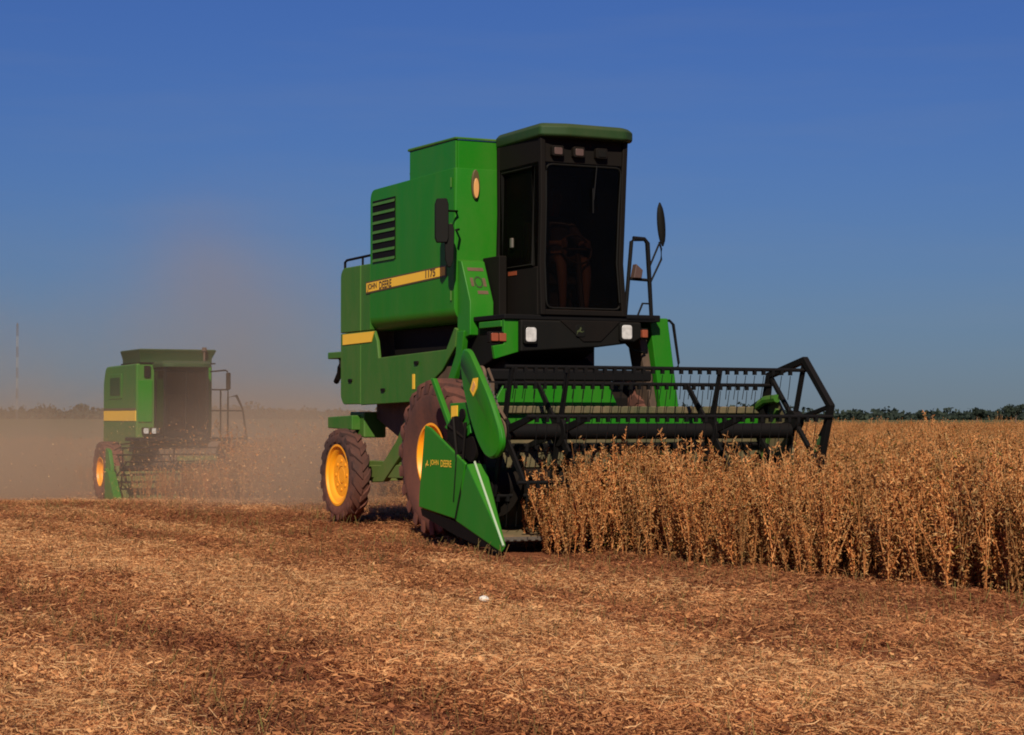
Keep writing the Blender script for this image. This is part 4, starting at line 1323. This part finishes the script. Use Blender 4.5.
# ------------------------------------------------------------------ the combine behind, in its own dust
def far_combine():
    X0, Y0 = -9.046, 53.12
    t = empty("combine_harvester", (X0, Y0, float(ground_z(X0, Y0)) + .04), R(25))
    tag(t, "distant green combine half veiled by its own dust, with a flared hopper on top", "combine", "combines harvesting the field")
    G, GD, K = M["green"], M["green_dusty"], M["blackmetal"]
    MB().px(rounded([(-.30, 1.55), (3.3, 1.40), (3.3, 3.2), (3.05, 3.62), (-.30, 3.64)], .15, 4, which={2, 3}), -1.03, 1.03).build("hood", GD, t, .05)
    MB().px([(0.9, .62), (3.1, .75), (3.1, 1.42), (-.2, 1.56), (.3, 1.2)], -1.0, 1.0).build("lower_side_panel", GD, t, .03)
    MB().px([(.4, .6), (2.6, .7), (2.6, 1.1), (.2, 1.1)], -.6, .6).build("belly", M["brownmetal"], t)
    tk = MB()
    r0 = [(-.90, -.22), (1.04, -.22), (1.04, 1.66), (-.90, 1.66)]
    r1 = [(-.96, -.34), (1.13, -.34), (1.13, 1.7), (-.96, 1.7)]
    r2 = [(-.92, -.30), (1.09, -.30), (1.09, 1.66), (-.92, 1.66)]
    r3 = [(-.86, -.18), (1.0, -.18), (1.0, 1.62), (-.86, 1.62)]
    tk.loft([[(x, y, 3.66) for x, y in r0], [(x, y, 3.78) for x, y in r0], [(x, y, 4.0) for x, y in r1], [(x, y, 4.03) for x, y in r2], [(x, y, 3.80) for x, y in r3], [(x, y, 3.70) for x, y in r3]])
    tk.build("hopper", M["green_roof"], t, .01)
    MB().box(-.94, 1.11, -.33, 1.68, 3.64, 3.67).build("hopper_seal", M["darkframe"], t)
    MB().box(-1.042, -1.02, -.28, 3.2, 2.13, 2.40).build("stripe", M["decal_yellow"], t)
    MB().box(-1.043, -1.02, -.28, 3.2, 2.41, 2.47).build("stripe_edge", M["decal_edge"], t)
    vent = MB().px(rrect(1.2, 2.6, 2.72, 3.40, .06), -1.045, -1.02).build("vent", M["green_dusty"], t, .01)
    MB().px(rrect(1.35, 2.45, 2.82, 3.30, .06), -1.055, -1.04).build("vent_screen", M["green_roof"], vent)
    MB().box(-.82, -.66, -.36, -.28, 3.28, 3.58).build("marker_lamp", M["darkframe"], t, .01)
    MB().box(-.98, -.60, -.33, -.28, 2.1, 3.2).build("front_panel", G, t, .01)
    MB().box(.66, .99, -.33, -.28, 1.75, 3.55).build("front_panel", G, t, .01)
    # cab
    cf = MB()
    for x in (-.52, .60):
        for y in (-1.28, -.34):
            cf.box(x - .035, x + .035, y - .035, y + .035, 1.75, 3.52)
    cf.box(-.55, .63, -1.30, -1.26, 1.75, 1.90); cf.box(-.55, .63, -.36, -.31, 1.75, 3.5)
    cf.box(-.55, .63, -1.3, -.31, 1.70, 1.76); cf.box(-.56, .64, -1.30, -.31, 3.42, 3.53)
    cf.box(.02, .06, -1.29, -1.27, 1.9, 3.42)
    cab = cf.build("cab", M["darkframe"], t, .01)
    MB().box(-.485, .565, -1.275, -1.268, 1.90, 3.42).build("windshield", M["glass_far"], cab)
    MB().box(-.54, -.533, -1.24, -.38, 1.78, 3.42).build("side_window", M["glass_far"], cab)
    MB().box(.613, .62, -1.24, -.38, 1.78, 3.42).build("side_window", M["glass_far"], cab)
    se = MB(); se.box(-.2, .3, -.85, -.45, 2.1, 2.25); se.box(-.2, .3, -.5, -.4, 2.2, 2.85); se.tube([(.05, -1.15, 1.8), (.05, -1.05, 2.35)], .04, 6)
    se.build("driver_seat", M["brownmetal"], cab, .02)
    rp_ = rounded([(-.60, -1.36), (-.36, -1.46), (.46, -1.46), (.70, -1.36), (.70, -.3), (-.60, -.3)], .06, 3)
    rf = MB(); rf.loft([[(x, y, 3.53) for x, y in rp_], [(x, y, 3.62) for x, y in rp_], [(x * .9 + .005, y * .9, 3.69) for x, y in rp_]])
    rf.build("cab_roof", M["green_roof"], t, .01)
    mb = MB(); mb.tube([(.78, -.4, 3.70), (.78, -.4, 3.98)], [.03, .03], 8); mb.tube([(.78, -.4, 3.98), (.78, -.4, 4.08)], [.07, .06], 8)
    mb.build("beacon", M["brownmetal"], t)
    # platform, lamps
    MB().box(-1.2, 1.3, -1.35, .2, 1.60, 1.70).build("platform", M["darkframe"], t, .02)
    for x in (-.80, -.58, -.36):
        hl = MB().py(rrect(x - .09, x + .09, 1.78, 1.96, .03), -.45, -.35).build("headlight", M["darkframe"], t)
        MB().py(rrect(x - .065, x + .065, 1.80, 1.94, .03), -.47, -.44).build("lens", M["lamp"], hl)
    mb = MB()
    for k in range(4):
        z = .8 + k * .28
        mb.box(1.25, 1.75, -1.15 - .05 * (3 - k), -.95, z, z + .04)
    mb.tube([(1.25, -1.2, .75), (1.22, -1.1, 1.72)], .025, 6); mb.tube([(1.75, -1.2, .75), (1.72, -1.1, 1.72)], .025, 6)
    mb.build("ladder", K, t)
    mb = MB()
    mb.tube([(1.22, -1.1, 1.70), (1.22, -1.1, 2.75), (1.45, -1.1, 2.80), (1.62, -1.1, 2.45), (1.75, -1.15, 1.5)], .025, 6)
    mb.tube([(.78, -1.1, 2.95), (1.22, -1.1, 2.95), (1.22, -1.1, 2.7)], .022, 6)
    mb.tube([(1.02, -1.1, 1.7), (1.02, -1.1, 2.95)], .022, 6); mb.tube([(.78, -1.1, 2.4), (1.6, -1.1, 2.4)], .02, 6)
    mb.build("handrail", K, t)
    mi = MB().box(1.12, 1.24, -1.3, -1.22, 2.95, 3.40).build("mirror", M["darkframe"], t, .03)
    MB().tube([(1.17, -1.25, 3.42), (1.12, -1.2, 3.46), (.72, -1.1, 3.42)], .02, 6).build("mirror_arm", K, mi)
    # feeder house, wheels
    MB().px([(-.2, 1.55), (-.9, 1.50), (-2.0, 1.05), (-2.0, .25), (-.2, .6)], -.65, .7).build("feeder_house", M["brownmetal"], t, .02)
    MB().px([(-1.98, 1.24), (-2.06, 1.24), (-2.06, 1.04), (-1.98, 1.04)], -.40, .65).build("feeder_plate", GD, t)
    make_wheel(t, "front_wheel", (.05, .80), -1.92, -1.40, .80, .38, 18, M["tyre"])
    make_wheel(t, "front_wheel", (.05, .80), 1.92, 1.40, .80, .38, 18, M["tyre"])
    make_wheel(t, "rear_wheel", (3.0, .55), -1.25, -.90, .55, .30, 16, M["tyre"], .03)
    make_wheel(t, "rear_wheel", (3.0, .55), 1.25, .90, .55, .30, 16, M["tyre"], .03)
    MB().box(-1.3, 1.3, -.12, .2, .65, .95).build("front_axle", M["brownmetal"], t)
    # header
    hb = MB(); hb.py([(-2.15, .1), (2.2, .1), (2.2, 1.0), (-2.15, 1.0)], -2.05, -2.01); hb.box(-2.15, 2.2, -2.9, -2.03, .08, .12)
    hd = hb.build("header", GD, t)
    MB().px([(-2.0, .95), (-2.35, .85), (-3.2, .05), (-2.0, .08)], -2.26, -2.06).build("crop_divider", G, hd, .02)
    MB().px([(-1.9, .95), (-2.3, .75), (-3.2, .05), (-1.9, .05)], 2.17, 2.35).build("crop_divider", G, hd, .02)
    MB().px([(-1.75, .7), (-1.75, 1.45), (-2.05, 1.40), (-2.3, 1.0), (-2.3, .7)], -2.18, -2.08).build("end_sheet", G, hd, .02)
    ry, rz, RR = -2.75, .95, .52
    reel = MB().disc((ry, rz), .07, -2.05, 2.1, 12).build("reel", K, t)
    for k in range(6):
        a = R(20 + 60 * k)
        y, z = ry - RR * math.cos(a), rz + RR * math.sin(a)
        mb = MB().tube([(-2.05, y, z), (2.1, y, z)], .022, 6)
        for q in range(28):
            x = -2.0 + q * .15
            mb.tube([(x, y, z), (x, y + .02, z - .2)], .006, 3)
        mb.build("reel_bat", K, reel)
    for x in (-2.0, -.7, .7, 2.05):
        mb = MB()
        for k in range(6):
            a = R(20 + 60 * k)
            mb.tube([(x, ry, rz), (x, ry - RR * math.cos(a), rz + RR * math.sin(a))], .02, 5)
        mb.build("reel_spider", K, reel)
    return t

far_combine()

# ------------------------------------------------------------------ white lump on the stubble
def lump(X, Y, r_, label, seed):
    g = np.random.default_rng(seed)
    bm = bmesh.new()
    bmesh.ops.create_icosphere(bm, subdivisions=2, radius=1)
    for v in bm.verts:
        v.co = Vector((v.co.x * r_ * 1.15, v.co.y * r_ * .9, v.co.z * r_ * .8)) * (1 + g.normal(0, .10))
    s_ = MB(); s_.bm.free(); s_.bm = bm
    o = s_.build("stone", M["stone"], None, angle=60)
    o.location = (X, Y, float(ground_z(X, Y)) + .10)
    tag(o, label, "stone")
lump(-.181, 12.9, .028, "small white stone lying on the straw in the middle of the field", 1)

# ------------------------------------------------------------------ harvest dust
def dust(name, label, lo, hi, blobs, color, aniso=0.2, nscale=0.35, step=1.0):
    mb = MB().box(0, hi[0] - lo[0], 0, hi[1] - lo[1], 0, hi[2] - lo[2])
    m = bpy.data.materials.new(name)
    m.use_nodes = True
    nd, lk = m.node_tree.nodes, m.node_tree.links
    nd.clear()
    out = nd.new("ShaderNodeOutputMaterial")
    pv = nd.new("ShaderNodeVolumePrincipled")
    pv.inputs["Color"].default_value = (*color, 1)
    pv.inputs["Anisotropy"].default_value = aniso
    tc = nd.new("ShaderNodeTexCoord")
    tot = None
    for c, r_, d in blobs:
        sub = nd.new("ShaderNodeVectorMath"); sub.operation = "SUBTRACT"
        sub.inputs[1].default_value = [c[i] - lo[i] for i in range(3)]
        lk.new(tc.outputs["Object"], sub.inputs[0])
        dv = nd.new("ShaderNodeVectorMath"); dv.operation = "DIVIDE"
        dv.inputs[1].default_value = r_
        lk.new(sub.outputs[0], dv.inputs[0])
        ln = nd.new("ShaderNodeVectorMath"); ln.operation = "LENGTH"
        lk.new(dv.outputs[0], ln.inputs[0])
        mr = nd.new("ShaderNodeMapRange"); mr.interpolation_type = "SMOOTHERSTEP"
        mr.inputs["From Min"].default_value = 1.0; mr.inputs["From Max"].default_value = 0.0
        mr.inputs["To Min"].default_value = 0.0; mr.inputs["To Max"].default_value = d
        lk.new(ln.outputs["Value"], mr.inputs["Value"])
        if tot is None:
            tot = mr.outputs[0]
        else:
            ad = nd.new("ShaderNodeMath"); ad.operation = "ADD"
            lk.new(tot, ad.inputs[0]); lk.new(mr.outputs[0], ad.inputs[1])
            tot = ad.outputs[0]
    n = nd.new("ShaderNodeTexNoise"); n.inputs["Scale"].default_value = nscale; n.inputs["Detail"].default_value = 4; n.inputs["Distortion"].default_value = .6
    lk.new(tc.outputs["Object"], n.inputs["Vector"])
    nm = nd.new("ShaderNodeMapRange")
    nm.inputs["From Min"].default_value = .36; nm.inputs["From Max"].default_value = .66
    nm.inputs["To Min"].default_value = .10; nm.inputs["To Max"].default_value = 2.3
    lk.new(n.outputs["Fac"], nm.inputs["Value"])
    mu = nd.new("ShaderNodeMath"); mu.operation = "MULTIPLY"
    lk.new(tot, mu.inputs[0]); lk.new(nm.outputs[0], mu.inputs[1])
    lk.new(mu.outputs[0], pv.inputs["Density"])
    lk.new(pv.outputs[0], out.inputs["Volume"])
    m.cycles.volume_step_rate = step
    o = mb.build("dust", m)
    o.location = lo
    tag(o, label, "dust", kind="stuff")
    return o

dust("harvest_dust", "brown dust drifting behind both combines", (-32, 22.5, -2.2), (1.0, 90, 11.5),
     [((-3.1, 28.5, .40), (2.9, 5.0, 1.8), .32),
      ((-4.6, 35.0, .4), (3.6, 6.0, 2.6), .11),
      ((-13.0, 68.0, -1.0), (13.0, 14.0, 4.6), .20),
      ((-9.0, 46.0, -.2), (6.0, 6.0, 3.2), .085),
      ((-18.0, 52.0, -.8), (10.0, 14.0, 3.2), .13),
      ((-23.0, 66.0, 1.0), (12.0, 18.0, 7.0), .04),
      ((-11.0, 62.0, 2.8), (12.0, 16.0, 6.5), .016),
      ((-9.4, 60.0, 3.8), (3.2, 8.0, 6.2), .018),
      ((-5.8, 42.0, 2.6), (4.2, 9.0, 5.2), .022)],
     (.80, .61, .40), nscale=.20)

# chaff thrown up behind the near combine
def flying_chaff():
    g = np.random.default_rng(91)
    V, F, T = [], [], []
    for i in range(13000):
        if i % 2:
            c = np.array([-3.3, 30.0, .50]) + g.normal(size=3) * np.array([.75, 2.4, .36])
        else:
            c = np.array([-4.2, 34.0, .35]) + g.normal(size=3) * np.array([1.3, 3.0, .45])
        if c[2] < float(ground_z(c[0], c[1])) + .05 or c[2] > 1.15: continue
        d = g.normal(size=3); d /= np.linalg.norm(d)
        u = np.cross(d, g.normal(size=3)); u /= np.linalg.norm(u)
        L, w = g.uniform(.004, .013), g.uniform(.002, .006)
        k = len(V)
        V.extend([c - d * L - u * w, c + d * L - u * w * .6, c + d * L + u * w, c - d * L + u * w * .7])
        F.append((k, k + 1, k + 2, k + 3)); T.append(np.clip(g.normal(.75, .2), 0, 1))
    o = np_mesh("flying_chaff", np.array(V), np.array(F), M["straw"], np.array(T))
    COL.objects.link(o)
    tag(o, "pale chaff flying in the air behind the near combine", "chaff", kind="stuff")
flying_chaff()
